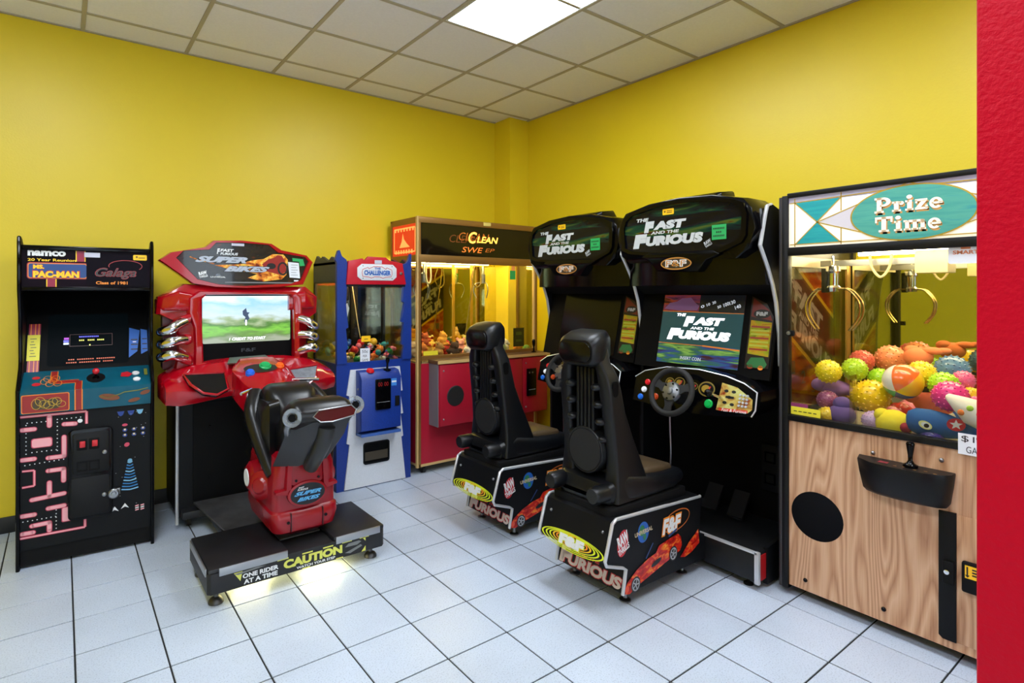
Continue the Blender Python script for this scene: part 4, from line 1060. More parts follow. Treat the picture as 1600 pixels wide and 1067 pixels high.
# its heap of little capsule toys and sweets, each one an object
TOYC = [('red', (206, 40, 44)), ('blue', (40, 96, 190)), ('green', (50, 150, 80)), ('yellow', (232, 196, 60)), ('pink', (226, 120, 150)), ('white', (222, 222, 218)), ('orange', (232, 124, 50)), ('teal', (40, 150, 160))]
rt = random.Random(3)
shared = {}
def small_toy_mesh(kind, cname, c):
    key = (kind, cname)
    if key not in shared:
        bm = NB()
        if kind == 0:
            aell(bm, (0, 0, 0), 1.0, 10, 7)
        elif kind == 1:          # twisted sweet wrapper
            alathe(bm, [(0.55, -1.3), (0.12, -0.8), (0.6, -0.6), (0.72, 0), (0.6, 0.6), (0.12, 0.8), (0.55, 1.3)], (0, 0, 0), (1, 0, 0), 10)
        else:                    # little stuffed figure
            aell(bm, (0, 0, -0.2), (0.85, 0.7, 0.8), 10, 7); aell(bm, (0, 0, 0.7), (0.6, 0.55, 0.5), 10, 6)
            for s in (-1, 1): aell(bm, (0.45 * s, 0, 1.12), 0.22, 7, 5); aell(bm, (0.85 * s, -0.2, 0.0), (0.35, 0.25, 0.3), 7, 5)
        me = bpy.data.meshes.new('toy'); bmesh.ops.recalc_face_normals(bm, faces=bm.faces[:]); finish(bm, 60); bm.to_mesh(me); bm.free()
        me.materials.append(M('toy_' + cname, c, 0.3, coat=0.3))
        shared[key] = me
    return shared[key]
KN = ['capsule_ball', 'wrapped_sweet', 'mini_plush']
KL = ['small %s ball', 'small %s wrapped sweet', 'little %s stuffed figure']
KC = ['ball', 'sweet', 'soft toy']
for gy in range(5):
    for gx in range(9):
        k = rt.randrange(3); cn, c = TOYC[rt.randrange(8)]
        r = rt.uniform(0.022, 0.033) * (0.85 if k == 2 else 1.0)
        x = 1.95 - 0.225 + gx * 0.0565 + rt.uniform(-0.006, 0.006)
        y = 3.97 + 0.075 + gy * 0.077 + rt.uniform(-0.008, 0.008)
        z = 0.93 + r + (0.055 if (gx + gy) % 2 else 0.0) + 0.012 * gy
        o = obj(KN[k], small_toy_mesh(k, cn, c), None, None, (x, y, z), (rt.uniform(-.6, .6), rt.uniform(-.6, .6), rt.uniform(0, 6)))
        o.scale = (r, r, r)
        tag(o, KL[k] % cn + ', %s from left in the %s row inside the blue claw machine' % (('first', 'second', 'third', 'fourth', 'fifth', 'sixth', 'seventh', 'eighth', 'ninth')[gx], ('front', 'second', 'middle', 'fourth', 'back')[gy]), KC[k], 'little toys in the blue claw machine')

# ================================================================== wide claw machine in the corner
def build_sweep():
    t = thing('claw_machine', 'wide brass-framed claw machine with a red lower front in the room corner', 'claw machine', (2.965, 3.96, 0), 0, 'claw machines')
    brass = M('bronze_frame', (150, 112, 58), 0.38, metal=0.55)
    tan = M('tan_edge', (206, 172, 112), 0.5)
    red = M('red_laminate', (170, 18, 44), 0.4)
    dark = M('dark_glass_sign', (24, 18, 10), 0.08, spec=0.4)
    L_, R_, D = -0.635, 0.66, 0.48
    DR = 0.29                                     # shallower at the pillar
    foot = [(L_, 0.0), (R_, 0.0), (R_, DR), (0.545, DR), (0.545, D), (L_, D)]
    base = obj('lower_cabinet', prism([(x, y) for x, y in foot], 'z', 0.075, 0.90), red, t)
    for z0, z1 in ((0.065, 0.085),):
        obj('bottom_edge', prism([(x * 1.002, y - 0.004 if y == 0 else y) for x, y in foot], 'z', z0, z1), tan, t)
    for x, y in ((L_, 0), (R_ - 0.03, 0)):
        po = obj('corner_post', box(x, x + 0.022, y - 0.004, y + 0.022, 0.06, 2.10, 0.002), brass, t)
        obj('post_strip', box(x - 0.014, x - 0.001, y - 0.002, y + 0.022, 0.06, 2.10), tan, po)
        obj('post_gap', box(x + 0.023, x + 0.031, y + 0.002, y + 0.02, 0.06, 2.10), m_void, po)
    obj('rear_post', box(L_, L_ + 0.025, D - 0.03, D, 0.90, 2.10), brass, t)
    obj('rear_post', box(R_ - 0.025, R_, DR - 0.03, DR, 0.90, 2.10), brass, t)
    obj('top_panel', prism(foot, 'z', 2.085, 2.10), brass, t)
    obj('canopy_floor', prism([(x * 0.99, y * 0.98 + 0.004) for x, y in foot], 'z', 1.775, 1.785), M('cream_metal', (214, 200, 160), 0.4), t)
    # sign box
    sf = obj('sign_glass', box(L_ + 0.03, R_ - 0.03, 0.004, 0.012, 1.785, 2.055), dark, t)
    obj('sign_rail', box(L_, R_, -0.006, 0.02, 2.05, 2.095, 0.003), brass, t)
    obj('sign_rail', box(L_, R_, -0.006, 0.02, 1.725, 1.79, 0.003), brass, t)
    neon = M('neon_orange', (255, 176, 70), 0.4, emit=2.6, ecol=(255, 170, 60)); neon2 = M('neon_faint_and_reflection', (150, 84, 28), 0.4, emit=0.5, ecol=(190, 96, 30))
    a = Art((0, 0.004, 0), X3, Z3, 0.001)
    a.text('CLEAN', -0.235, 1.925, 0.09, 1.995, neon2, 0.25, 0.0).text('CLEAN', -0.33, 1.905, -0.02, 1.970, M('neon_reflection', (110, 56, 20), 0.4, emit=0.25), 0.25, 0.0)  # offset CLEAN copies: the neon's reflections in the panes, drawn as glowing print
    a.up().text('C', -0.135, 1.905, -0.045, 2.005, neon, 0.25, 0.015).text('LEAN', -0.045, 1.915, 0.19, 1.970, neon, 0.25, 0.015)
    a.text('SWE', -0.205, 1.825, 0.02, 1.872, M('neon_faint', (226, 110, 40), 0.4, emit=1.0), 0.25, 0.0).text('EP', 0.045, 1.835, 0.15, 1.868, neon2, 0.25, 0.0)
    a.build('neon_lettering', sf)
    obj('sticker', box(0.02, 0.10, -0.009, -0.006, 2.065, 2.095), M('pale_yellow_sticker', (220, 200, 110), 0.5), t)
    # side sign, lit orange
    so = M('side_sign_red', (190, 40, 24), 0.4, emit=0.55, ecol=(214, 50, 24)); sy = M('side_sign_glow', (255, 150, 80), 0.4, emit=0.8)
    ss = obj('side_sign', box(L_ + 0.004, L_ + 0.012, 0.03, D - 0.035, 1.79, 2.05), so, t)
    a = Art((L_ + 0.004, D - 0.035, 1.79), NY3, Z3, 0.001)
    wN = D - 0.065
    a.line([(0.03, 0.03), (wN - 0.03, 0.03), (wN - 0.03, 0.23), (0.03, 0.23)], 0.012, sy, True)
    for q in range(7): a.rect(0.04 + q * 0.05, 0.205, 0.065 + q * 0.05, 0.235, sy).rect(0.05 + q * 0.045, 0.018, 0.075 + q * 0.045, 0.05, sy)
    a.poly([(0.12, 0.07), (0.16, 0.12), (0.18, 0.19), (0.20, 0.14), (0.25, 0.10), (0.30, 0.07)], sy)
    a.build('side_sign_print', ss)
    obj('side_rail', box(L_ + 0.002, L_ + 0.016, 0.02, D, 1.73, 1.79), brass, t)
    obj('side_rail', box(L_ + 0.002, L_ + 0.016, 0.02, D, 2.05, 2.09), brass, t)
    # glazing, interior
    gl = obj('front_glass', box(L_ + 0.03, R_ - 0.03, 0.006, 0.011, 0.955, 1.73), m_glass, t)
    obj('side_glass', box(L_ + 0.006, L_ + 0.011, 0.025, D - 0.03, 0.92, 1.735), m_glass, t)
    obj('side_glass', box(R_ - 0.011, R_ - 0.006, 0.025, DR - 0.03, 0.92, 1.735), m_glass, t)
    obj('glass_rail', box(L_ + 0.025, R_ - 0.025, -0.004, 0.02, 0.925, 0.960), brass, t)
    obj('prize_bed', prism([(x * 0.985, min(y, D) * 0.97 + 0.006) for x, y in foot], 'z', 0.90, 0.915), M('bed_tan', (150, 130, 80), 0.6), t)
    mir = M('gold_mirror', (222, 218, 150), 0.03, metal=1.0)
    obj('back_mirror', box(L_ + 0.02, 0.545, D - 0.012, D - 0.004, 0.915, 1.735), mir, t)
    yp = M('interior_yellow', (232, 208, 60), 0.45)
    obj('inner_return', box(0.535, 0.545, DR - 0.01, D - 0.012, 0.915, 1.735), yp, t)
    obj('inner_return', box(0.545, R_ - 0.02, DR - 0.012, DR - 0.004, 0.915, 1.735), yp, t)
    gold = M('gold_strip', (206, 160, 50), 0.35, metal=0.6)
    for x in (0.01, 0.22):
        obj('mirror_strip', box(x, x + 0.022, D - 0.022, D - 0.010, 0.915, 1.735), gold, t)
    lt = M('lamp_warm', (255, 226, 150), 0.5, emit=36.0, ecol=(255, 234, 158))
    obj('lamp_tube', cyl((-0.55, 0.06, 1.755), (0.50, 0.06, 1.755), 0.012, n=10), lt, t)
    obj('lamp_tube', cyl((-0.50, 0.42, 1.755), (0.40, 0.42, 1.755), 0.010, n=10), lt, t)
    # claws and hanging wires
    wire = M('pale_wire', (232, 216, 160), 0.5)
    obj('loop_wire', tube([(-0.50, 0.10, 1.73), (-0.50, 0.10, 1.60), (-0.475, 0.10, 1.56), (-0.455, 0.10, 1.60), (-0.46, 0.10, 1.73)], 0.007, 8, smooth=5), wire, t)
    obj('loop_wire', tube([(0.05, 0.16, 1.73), (0.01, 0.16, 1.62), (0.06, 0.16, 1.53), (0.12, 0.16, 1.58), (0.10, 0.16, 1.73)], 0.005, 8, smooth=5), M('dark_gold_wire', (120, 100, 40), 0.5), t)
    obj('hanging_wire', tube([(0.07, 0.20, 1.73), (0.04, 0.20, 1.5), (-0.03, 0.20, 1.1)], 0.005, 6, smooth=4), M('dark_gold_wire'), t)
    for cx in (-0.44, 0.20):
        cw = obj('claw', lathe([(0.0, 0.0), (0.022, 0.0), (0.022, 0.08), (0.012, 0.09), (0.010, 0.16)], (cx, 0.24, 1.565), Z3, 14), m_steel, t)
        for q in range(3):
            an = q * 2.094 + 0.4
            obj('claw_finger', tube([(cx + math.cos(an) * r, 0.24 + math.sin(an) * r, z) for r, z in ((0.02, 1.575), (0.07, 1.56), (0.09, 1.50), (0.06, 1.43))], 0.004, 6, smooth=4), m_steel, cw)
    a = Art((0, 0.006, 0), X3, Z3, 0.0012)
    a.rect(0.33, 1.60, 0.395, 1.68, m_grnsticker).rect(0.35, 1.68, 0.39, 1.725, M('pale_orange_sticker', (226, 150, 90), 0.5)); a.build('sticker', gl)
    a = Art((0, 0.006, 0), X3, Z3, 0.0012)
    a.rect(-0.585, 0.965, -0.445, 1.0, M('instruction_yellow', (226, 214, 50), 0.5)); a.build('sticker', gl)
    a = Art((0, 0.006, 0), X3, Z3, 0.0012)
    a.rect(0.37, 0.985, 0.50, 1.155, M('green_display', (40, 44, 20), 0.3)).up().rect(0.40, 1.09, 0.47, 1.12, M('dim_green', (70, 84, 24), 0.4)).rect(0.40, 1.03, 0.47, 1.05, M('dim_green')); a.build('notice_card', gl)
    # counter and projecting control cabinet
    ct = obj('counter', box(-0.545, R_ + 0.01, -0.155, 0.0, 0.905, 0.935, 0.003), M('counter_brown', (92, 62, 40), 0.45), t)
    obj('counter_edge', box(-0.548, R_ + 0.012, -0.160, -0.154, 0.908, 0.932), tan, ct)
    co = obj('control_cabinet', box(-0.53, R_ - 0.01, -0.14, 0.0, 0.40, 0.905), red, t)
    obj('cabinet_cheek', box(-0.536, -0.531, -0.14, -0.002, 0.40, 0.905), M('grey_laminate', (112, 112, 120), 0.5), t)
    for x0, x1 in ((-0.525, -0.19), (-0.185, 0.125), (0.13, 0.345), (0.35, 0.645)):
        dr = obj('cabinet_door', box(x0, x1, -0.152, -0.14, 0.408, 0.898, 0.002), red, t)
        for z in (0.46, 0.85):
            obj('screw', ell((x0 + 0.035, -0.152, z), 0.008, 8, 6), m_steel, dr)
    obj('speaker_grille', lathe([(0.0, 0.006), (0.078, 0.006), (0.084, 0.0)], (-0.375, -0.152, 0.64), (0, -1, 0), 32), M('speaker_mesh', (14, 15, 17), 0.6, bump=0.8, bscale=500), t)
    for x in (-0.15, 0.39):
        cp = obj('coin_panel', box(x, x + 0.11, -0.166, -0.152, 0.555, 0.80, 0.004), m_blackgloss, t)
        for q in (0.025, 0.06):
            obj('coin_button', cyl((x + q, -0.172, 0.765), (x + q, -0.164, 0.765), 0.008, n=10), m_steel, cp)
        obj('coin_line', box(x + 0.015, x + 0.095, -0.168, -0.165, 0.61, 0.613), m_greyink, cp)
    obj('joystick', lathe([(0.022, 0), (0.022, 0.006), (0.008, 0.01), (0.008, 0.05), (0.014, 0.07), (0.016, 0.10), (0.010, 0.115), (0, 0.117)], (0.535, -0.09, 0.935), Z3, 14), m_blackgloss, t)
    for x, y in ((L_ + 0.07, 0.05), (R_ - 0.1, 0.05), (L_ + 0.07, 0.4), (0.45, 0.4)):
        obj('caster', cyl((x - 0.014, y, 0.032), (x + 0.014, y, 0.032), 0.032), m_rubber, t)
        obj('caster_fork', box(x - 0.02, x + 0.02, y - 0.015, y + 0.015, 0.04, 0.076), m_steel, t)
    return t
build_sweep()
# soft toys in the corner machine
def plush_mesh(key, c, c2=None):
    k = 'plush_' + key
    if k in shared: return shared[k]
    bm = NB()
    aell(bm, (0, 0, -0.1), (0.9, 0.75, 0.75), 14, 9); aell(bm, (0.1, -0.15, 0.75), (0.62, 0.58, 0.55), 14, 9)
    for s in (-1, 1):
        aell(bm, (0.1 + 0.45 * s, 0, 1.2), (0.24, 0.14, 0.24), 9, 6)
        aell(bm, (0.85 * s, -0.3, 0.1), (0.4, 0.26, 0.28), 9, 6); aell(bm, (0.55 * s, -0.65, -0.6), (0.3, 0.42, 0.26), 9, 6)
    aell(bm, (0.1, -0.7, 0.62), (0.26, 0.18, 0.2), 9, 6)
    me = bpy.data.meshes.new('plush'); bmesh.ops.recalc_face_normals(bm, faces=bm.faces[:]); finish(bm, 60); bm.to_mesh(me); bm.free()
    me.materials.append(M('plush_' + key, c, 0.9, bump=0.6, bscale=12))
    shared[k] = me
    return me
SW = [('orange', (206, 120, 50), -0.535, 0.12, 0.07, 0), ('tan', (176, 132, 70), -0.37, 0.12, 0.07, 0), ('brown', (70, 52, 40), -0.205, 0.13, 0.07, 0), ('white', (220, 210, 200), -0.04, 0.13, 0.07, 0),
      ('cream', (226, 206, 170), 0.125, 0.13, 0.07, 0), ('white', (224, 220, 210), 0.385, 0.15, 0.065, 0), ('orange', (226, 140, 60), 0.555, 0.165, 0.055, 0),
      ('cream', (226, 206, 170), -0.51, 0.33, 0.072, 0), ('yellow', (226, 180, 70), -0.34, 0.33, 0.072, 0), ('red', (170, 40, 40), -0.17, 0.33, 0.072, 0), ('pink', (216, 150, 140), 0.0, 0.33, 0.072, 0), ('gold', (206, 160, 60), 0.17, 0.33, 0.072, 0), ('peach', (226, 180, 140), 0.34, 0.33, 0.072, 0),
      ('green', (50, 110, 50), -0.455, 0.05, 0.024, 0), ('grey', (190, 186, 180), -0.285, 0.05, 0.024, 0),
      ('rust', (190, 90, 40), -0.45, 0.22, 0.06, 0.10), ('amber', (226, 160, 60), -0.27, 0.22, 0.062, 0.10), ('blush', (226, 190, 180), 0.22, 0.22, 0.06, 0.10)]
WHERE = ['beside the left corner post', 'near the left of the glass', 'left of the headrest', 'behind the headrest', 'right of the headrest', 'behind the dark notice card', 'at the right end', 'at the back left corner', 'leaning at the back left', 'at the back behind the headrest', 'at the back middle', 'at the back right of centre', 'at the back right', 'small, low against the left glass', 'small, low at the glass', 'on top of the left heap', 'on top of the heap by the headrest', 'on top of the right heap']
for (cn, c, x, y, r, up_), wh in zip(SW, WHERE):
    o = obj('soft_toy', plush_mesh(cn + str(c[1]), c), None, None, (2.965 + x, 3.96 + y, 0.915 + r * 0.80 + up_), (0, 0, rt.uniform(-0.9, 0.9)))
    o.scale = (r * 0.9, r * 0.9, r * 0.9)
    tag(o, '%s soft toy %s in the brass-framed claw machine' % (cn, wh), 'soft toy', 'soft toys in the corner claw machine')
for x, y, r, c, lb in ((0.265, 0.045, 0.055, ((60, 140, 190), (196, 206, 120)), 'blue and green disc leaning on the glass of the corner claw machine'), (0.578, 0.062, 0.036, ((60, 140, 70), (150, 170, 60)), 'small green ball beside the joystick of the corner claw machine')):
    nm = 'disc_%d' % int(r * 1000)
    o = obj('toy_disc' if r > 0.05 else 'toy_ball', lathe([(0.0, 0.016), (r * 0.7, 0.014), (r, 0.006), (r, -0.006), (0.0, -0.012)], (0, 0, 0), (0, -1, 0.15), 26) if r > 0.05 else ell((0, 0, 0), r), streak_mat(nm, [(0.4, c[0]), (0.6, c[1])], (14, 14, 14), 2, 0.4), None, (2.965 + x, 3.96 + y, 0.917 + r))
    tag(o, lb, 'toy')

# ================================================================== sit-down driving game (two alike)
m_sil = M('silver_edge')
m_seat = M('black_seat_shell', (10, 12, 16), 0.38, spec=0.38)
m_seat2 = M('black_seat_rib', (8, 9, 11), 0.45, spec=0.35)
m_cush = M('brown_seat_vinyl', (74, 60, 42), 0.38)
def side_art(t, par, x, sgn):
    """big slanted film title on an outer side of the cabinet"""
    o, u = ((x, 0.16, 0.55), Y3) if sgn > 0 else ((x, 0.80, 0.55), NY3)
    a = Art(o, u, Z3, 0.001)
    blk = M('side_black_ink', (34, 28, 24), 0.35)
    orange = streak_mat('side_flame', [(0.3, (120, 30, 16)), (0.5, (206, 84, 30)), (0.68, (240, 176, 40)), (0.8, (60, 30, 20))], (2, 2, 4), 4)
    a.poly([(0.02, 0.02), (0.60, 0.02), (0.60, 1.30), (0.02, 1.30)], orange).up()
    sk = -0.62
    def band(y, h, m):
        a.poly([(0.02, y), (0.60, y + sk * 0.58), (0.60, y + h + sk * 0.58), (0.02, y + h)], m)
    band(0.72, 0.44, m_yellowink); a.up(); band(0.745, 0.39, blk); a.up()
    wt = M('side_title_ink', (214, 206, 196), 0.4)
    sh = 0.25
    c = lambda x0, x1, y0, y1: (x0, y0, x1, y1)
    def tx(s, x0, x1, y, h):
        m_ = (x0 + x1) / 2
        a.text(s, x0, y + sk * (m_ - 0.02), x1, y + h + sk * (m_ - 0.02), wt, shear=0.15, bold=0.05, skew=sk)
    tx('THE', 0.05, 0.15, 1.01, 0.05); tx('FAST', 0.12, 0.46, 0.95, 0.12); tx('AND THE', 0.17, 0.40, 0.90, 0.04); tx('FURIOUS', 0.05, 0.57, 0.78, 0.11)
    for q in range(4):
        a.text('1 2 3 4'[q * 2 % 7], 0.08 + q * 0.12, 0.50 - 0.06 * q, 0.13 + q * 0.12, 0.57 - 0.06 * q, M('dim_ink', (110, 90, 70), 0.4))
    a.build('side_artwork', par)

def build_race(loc, label, on):
    t = thing('driving_game', label, 'arcade machine', loc, -PI / 2, 'sit-down driving games')
    HW = 0.44
    prof = [(0.0, 0.02), (0.0, 0.20), (0.15, 0.22), (0.15, 1.10), (0.14, 1.27), (0.11, 1.43), (0.075, 1.52), (0.03, 1.60), (-0.05, 1.715), (0.0, 1.87), (0.02, 1.915), (0.06, 1.925), (0.14, 1.90), (0.70, 1.86), (0.78, 1.80), (0.78, 0.02)]
    for s in (-1, 1):
        x0, x1 = sorted((s * HW, s * (HW - 0.02)))
        p = obj('side_panel', prism(prof, 'x', x0, x1), m_black, t)
        obj('edge_trim', tube([(s * (HW - 0.01), a, b) for a, b in prof[3:12]], 0.0105, 8), m_sil, p)
        side_art(t, p, s * HW, s)
    wi = HW - 0.02
    obj('back_panel', box(-wi, wi, 0.74, 0.77, 0.03, 1.82), m_black, t)
    # head with the lit title window
    hd = obj('marquee_hood', loft([[(x * k, y, 1.60 + (z - 1.60) * h) for x, z in
              [(-0.40, 1.70), (-0.34, 1.655), (0.34, 1.655), (0.40, 1.70), (0.43, 1.80), (0.415, 1.90), (0.37, 1.955), (0.2, 1.993), (0.0, 2.005), (-0.2, 1.993), (-0.37, 1.955), (-0.415, 1.90), (-0.43, 1.80)]]
              for y, k, h in ((-0.095, 0.955, 0.98), (-0.09, 0.985, 1.0), (-0.05, 1.0, 1.01), (0.12, 1.0, 1.01), (0.25, 0.97, 0.96), (0.40, 0.85, 0.86))]), m_blackgloss, t)
    obj('hood_scoop', loft([[(x, y, z) for x, z in rrect(-w2, w2, 1.93, h, 0.02, 3)] for y, w2, h in ((-0.02, 0.10, 1.985), (0.05, 0.17, 2.03), (0.16, 0.18, 2.045), (0.24, 0.15, 2.0))]), m_blackgloss, hd)
    win = [(-0.35, 1.745), (-0.30, 1.725), (-0.15, 1.708), (0.15, 1.698), (0.24, 1.705), (0.345, 1.745), (0.365, 1.775), (0.37, 1.87), (0.355, 1.915), (0.30, 1.94), (0.15, 1.963), (0.0, 1.972), (-0.15, 1.963), (-0.30, 1.935), (-0.345, 1.905), (-0.36, 1.86)]
    mq = obj('marquee', prism(win, 'y', -0.103, -0.09), streak_mat('marquee_art', [(0.34, (10, 10, 13)), (0.52, (16, 18, 26)), (0.60, (14, 54, 38)), (0.65, (70, 84, 30)), (0.69, (76, 36, 18)), (0.76, (12, 13, 20))], (1.1, 1, 9), 2.2, 0.1, emit=0.06, spec=0.22), t)
    n = len(win); cx, cz = 0.0, 1.84
    obj('marquee_frame', ringplate([(cx + (x - cx) * 1.07, cz + (z - cz) * 1.14) for x, z in win], win, 'y', -0.115, -0.085), m_blackgloss, t)
    a = Art((0, -0.103, 0), X3, Z3, 0.001)
    wt = M('title_ink', (186, 190, 192), 0.4, emit=0.06)
    a.text('THE', -0.275, 1.892, -0.190, 1.912, wt, 0.15, 0.05)
    a.text('F', -0.222, 1.826, -0.150, 1.890, wt, 0.15, 0.09).text('AST', -0.158, 1.838, 0.055, 1.886, wt, 0.15, 0.08)
    a.text('AND THE', -0.175, 1.813, 0.01, 1.830, wt, 0.15, 0.04)
    a.text('F', -0.300, 1.738, -0.200, 1.820, wt, 0.15, 0.09).text('URIOUS', -0.210, 1.748, 0.155, 1.804, wt, 0.15, 0.08)
    a.build('lettering', mq)
    a = Art((0, -0.103, 0), X3, Z3, 0.002)
    a.poly(rrect(-0.095, -0.022, 1.917, 1.95, 0.005), m_ylwsticker).up().oval(-0.08, 1.935, 0.006, 0.006, M('sticker_mark', (120, 90, 20), 0.5)).rect(-0.068, 1.926, -0.033, 1.931, M('sticker_mark')).rect(-0.068, 1.936, -0.033, 1.94, M('sticker_mark'))
    a.build('sticker', mq)
    a = Art((0, -0.103, 0), X3, Z3, 0.002)
    a.rect(0.205, 1.755, 0.285, 1.832, m_grnsticker).up()
    for y, s_ in ((1.808, 'REFUNDS'), (1.789, 'SEE'), (1.770, 'COUNTER')):
        hw = 0.004 * len(s_) + 0.004
        for q in range(len(s_)): a.rect(0.245 - hw + q * 2 * hw / len(s_), y, 0.245 - hw + (q + 0.7) * 2 * hw / len(s_), y + 0.009, M('dark_green_ink', (8, 60, 34), 0.5))
    a.build('sticker', mq)
    a = Art((0, -0.103, 0), X3, Z3, 0.002)
    a.text('RAW', 0.158, 1.736, 0.202, 1.756, m_greyink, 0.1, 0.05, 0.5).text('THRILLS', 0.166, 1.724, 0.208, 1.735, m_greyink, 0.1, 0.03, 0.5)
    a.build('logo', mq)
    # brow below the title window with the round badge
    brow = obj('brow', loft([[(x, y, z) for x, z in [(-w2, 1.52), (w2, 1.52), (w2, 1.64), (w3, z1), (-w3, z1), (-w2, 1.64)]] for y, w2, w3, z1 in ((-0.075, 0.13, 0.17, 1.70), (-0.04, 0.30, 0.34, 1.705), (0.02, wi, wi, 1.70), (0.20, wi, wi, 1.70))]), m_blackgloss, t)
    obj('badge_shelf', prism([(-0.24, 1.685), (-0.18, 1.66), (-0.12, 1.60), (0.13, 1.59), (0.18, 1.65), (0.26, 1.68), (0.22, 1.703), (-0.18, 1.707)], 'y', -0.118, -0.05, 0.008), m_blackgloss, t)
    a = Art((0.0, -0.118, 1.64), X3, Z3, 0.001)
    a.oval(0.0, 0.0, 0.098, 0.036, M('badge_brown', (50, 36, 26), 0.3)).up().ring(0, 0, 0.096, 0.034, 0.006, M('gold_ink', (190, 130, 60), 0.3)).up()
    a.text('F&F', -0.066, -0.019, 0.066, 0.02, m_whiteink, 0.0, 0.07).up().text('F&F', -0.061, -0.015, 0.061, 0.016, M('gold_ink'), 0.0, 0.0)
    a.build('badge', t)
    # hood underside and monitor bay
    obj('monitor_shroud', sheet([(-wi, 0.05, 1.53), (wi, 0.05, 1.53), (wi, 0.16, 1.47), (-wi, 0.16, 1.47)], 0.01, (0, -1, -1)), m_blackmat, t)
    vm = Vector((0, 0.10, 0.44)).normalized(); nm = Vector(X3).cross(vm)
    mb = obj('monitor_bezel', sheet([(-wi, 0.06, 1.03), (wi, 0.06, 1.03), (wi, 0.165, 1.50), (-wi, 0.165, 1.50)], 0.02, nm), m_void, t)
    O = Vector((0, 0.06, 1.03))
    if on:
        a = Art(O, X3, vm, 0.003)
        sg = M('screen_teal', (24, 60, 66), 0.2, emit=0.55)
        up = streak_mat('screen_top', [(0.34, (30, 14, 16)), (0.45, (120, 44, 26)), (0.55, (90, 40, 60)), (0.68, (20, 22, 30))], (2, 2, 12), 3, emit=0.45)
        lo = streak_mat('screen_low', [(0.32, (50, 26, 34)), (0.44, (36, 62, 120)), (0.54, (40, 84, 56)), (0.64, (110, 150, 70)), (0.75, (30, 40, 30))], (1.6, 3, 16), 3, emit=0.45)
        a.rect(-0.265, 0.03, 0.255, 0.45, m_void).up()
        a.rect(-0.26, 0.035, 0.25, 0.15, lo).rect(-0.26, 0.15, 0.25, 0.345, sg).rect(-0.26, 0.345, 0.25, 0.445, up).up()
        a.rect(-0.02, 0.345, 0.25, 0.445, M('screen_black', (16, 18, 22), 0.2, emit=0.5)).up()
        ew = M('screen_lettering', (236, 240, 244), 0.3, emit=0.75)
        for q in range(7):
            a.text(['0', '10', '30', '50', '100', '130', '140'][q], -0.01 + q * 0.034, 0.37 + 0.012 * (q % 3), 0.012 + q * 0.034 + 0.012 * (q > 3), 0.386 + 0.012 * (q % 3) + 0.005 * (q > 3), M('screen_grey', (170, 176, 186), 0.3, emit=0.8), rot=0.4)
        ca = M('screen_car', (96, 62, 100), 0.3, emit=0.35)
        a.poly([(-0.25, 0.36), (-0.22, 0.395), (-0.17, 0.405), (-0.14, 0.425), (-0.08, 0.43), (-0.05, 0.40), (-0.02, 0.38), (-0.03, 0.355), (-0.15, 0.35)], ca)
        a.bar((-0.26, 0.345), (0.25, 0.342), 0.004, m_orangeink).bar((-0.26, 0.152), (0.03, 0.150), 0.004, m_orangeink).bar((0.03, 0.150), (0.25, 0.14), 0.008, m_orangeink)
        a.up()
        a.text('THE', -0.158, 0.316, -0.098, 0.334, ew, 0.2, 0.05)
        a.text('F', -0.108, 0.256, -0.038, 0.318, ew, 0.2, 0.09).text('AST', -0.046, 0.268, 0.146, 0.314, ew, 0.2, 0.08)
        a.text('AND THE', -0.06, 0.242, 0.09, 0.257, ew, 0.2, 0.03)
        a.text('F', -0.208, 0.174, -0.120, 0.244, ew, 0.2, 0.09).text('URIOUS', -0.130, 0.182, 0.19, 0.234, ew, 0.2, 0.08)
        a.text('INSERT COIN', -0.10, 0.062, 0.03, 0.080, M('screen_grey'), 0.0, 0.0)
        a.build('screen', t)
    else:
        obj('screen', sheet([O + Vector((x, 0, 0)) + vm * y + nm * 0.006 for x, y in ((-0.265, 0.03), (0.255, 0.03), (0.255, 0.45), (-0.265, 0.45))], 0.004, nm), M('dead_screen', (10, 11, 12), 0.15, spec=0.25), t)
    # printed card right (and left) of the screen
    ylw = streak_mat('card_art', [(0.3, (60, 66, 22)), (0.45, (150, 160, 40)), (0.6, (190, 150, 40)), (0.75, (110, 40, 20))], (2, 2, 6), 5)
    for sx in (1,):
        a = Art(O, X3, vm, 0.004)
        x0, x1 = (0.285, 0.41) if sx > 0 else (-0.41, -0.285)
        a.poly([(x0, 0.05), (x1, 0.06), (x1, 0.33), ((x0 + x1) / 2 + 0.02 * sx, 0.40), (x0, 0.44)], M('card_dark', (30, 16, 14), 0.3)).up()
        a.poly([(x0 + 0.008, 0.13), (x1 - 0.006, 0.12), (x1 - 0.006, 0.30), (x0 + 0.008, 0.31)], ylw)
        a.poly([(x0 + 0.006, 0.33), (x1 - 0.006, 0.31), (x1 - 0.03, 0.37), (x0 + 0.01, 0.43)], M('card_red', (110, 26, 22), 0.3)).up()
        for q in range(7): a.rect(x0 + 0.014, 0.15 + q * 0.02, x1 - 0.014, 0.160 + q * 0.02, M('card_lime', (170, 178, 50), 0.35) if q % 3 else M('card_redline', (150, 50, 30), 0.35))
        cxx = (x0 + x1) / 2
        a.oval(cxx, 0.345, 0.045, 0.024, m_blackink).up().text('F&F', cxx - 0.03, 0.334, cxx + 0.03, 0.356, m_greyink, 0, 0.06)
        a.poly([(x0 + 0.01, 0.075), (x0 + 0.03, 0.11), (x1 - 0.03, 0.115), (x1 - 0.008, 0.08), (x1 - 0.02, 0.06), (x0 + 0.02, 0.058)], M('card_green', (40, 110, 60), 0.35))
        a.oval(x0 + 0.03, 0.062, 0.016, 0.012, M('card_redline'), n=12).oval(x1 - 0.04, 0.06, 0.014, 0.012, m_orangeink, n=12)
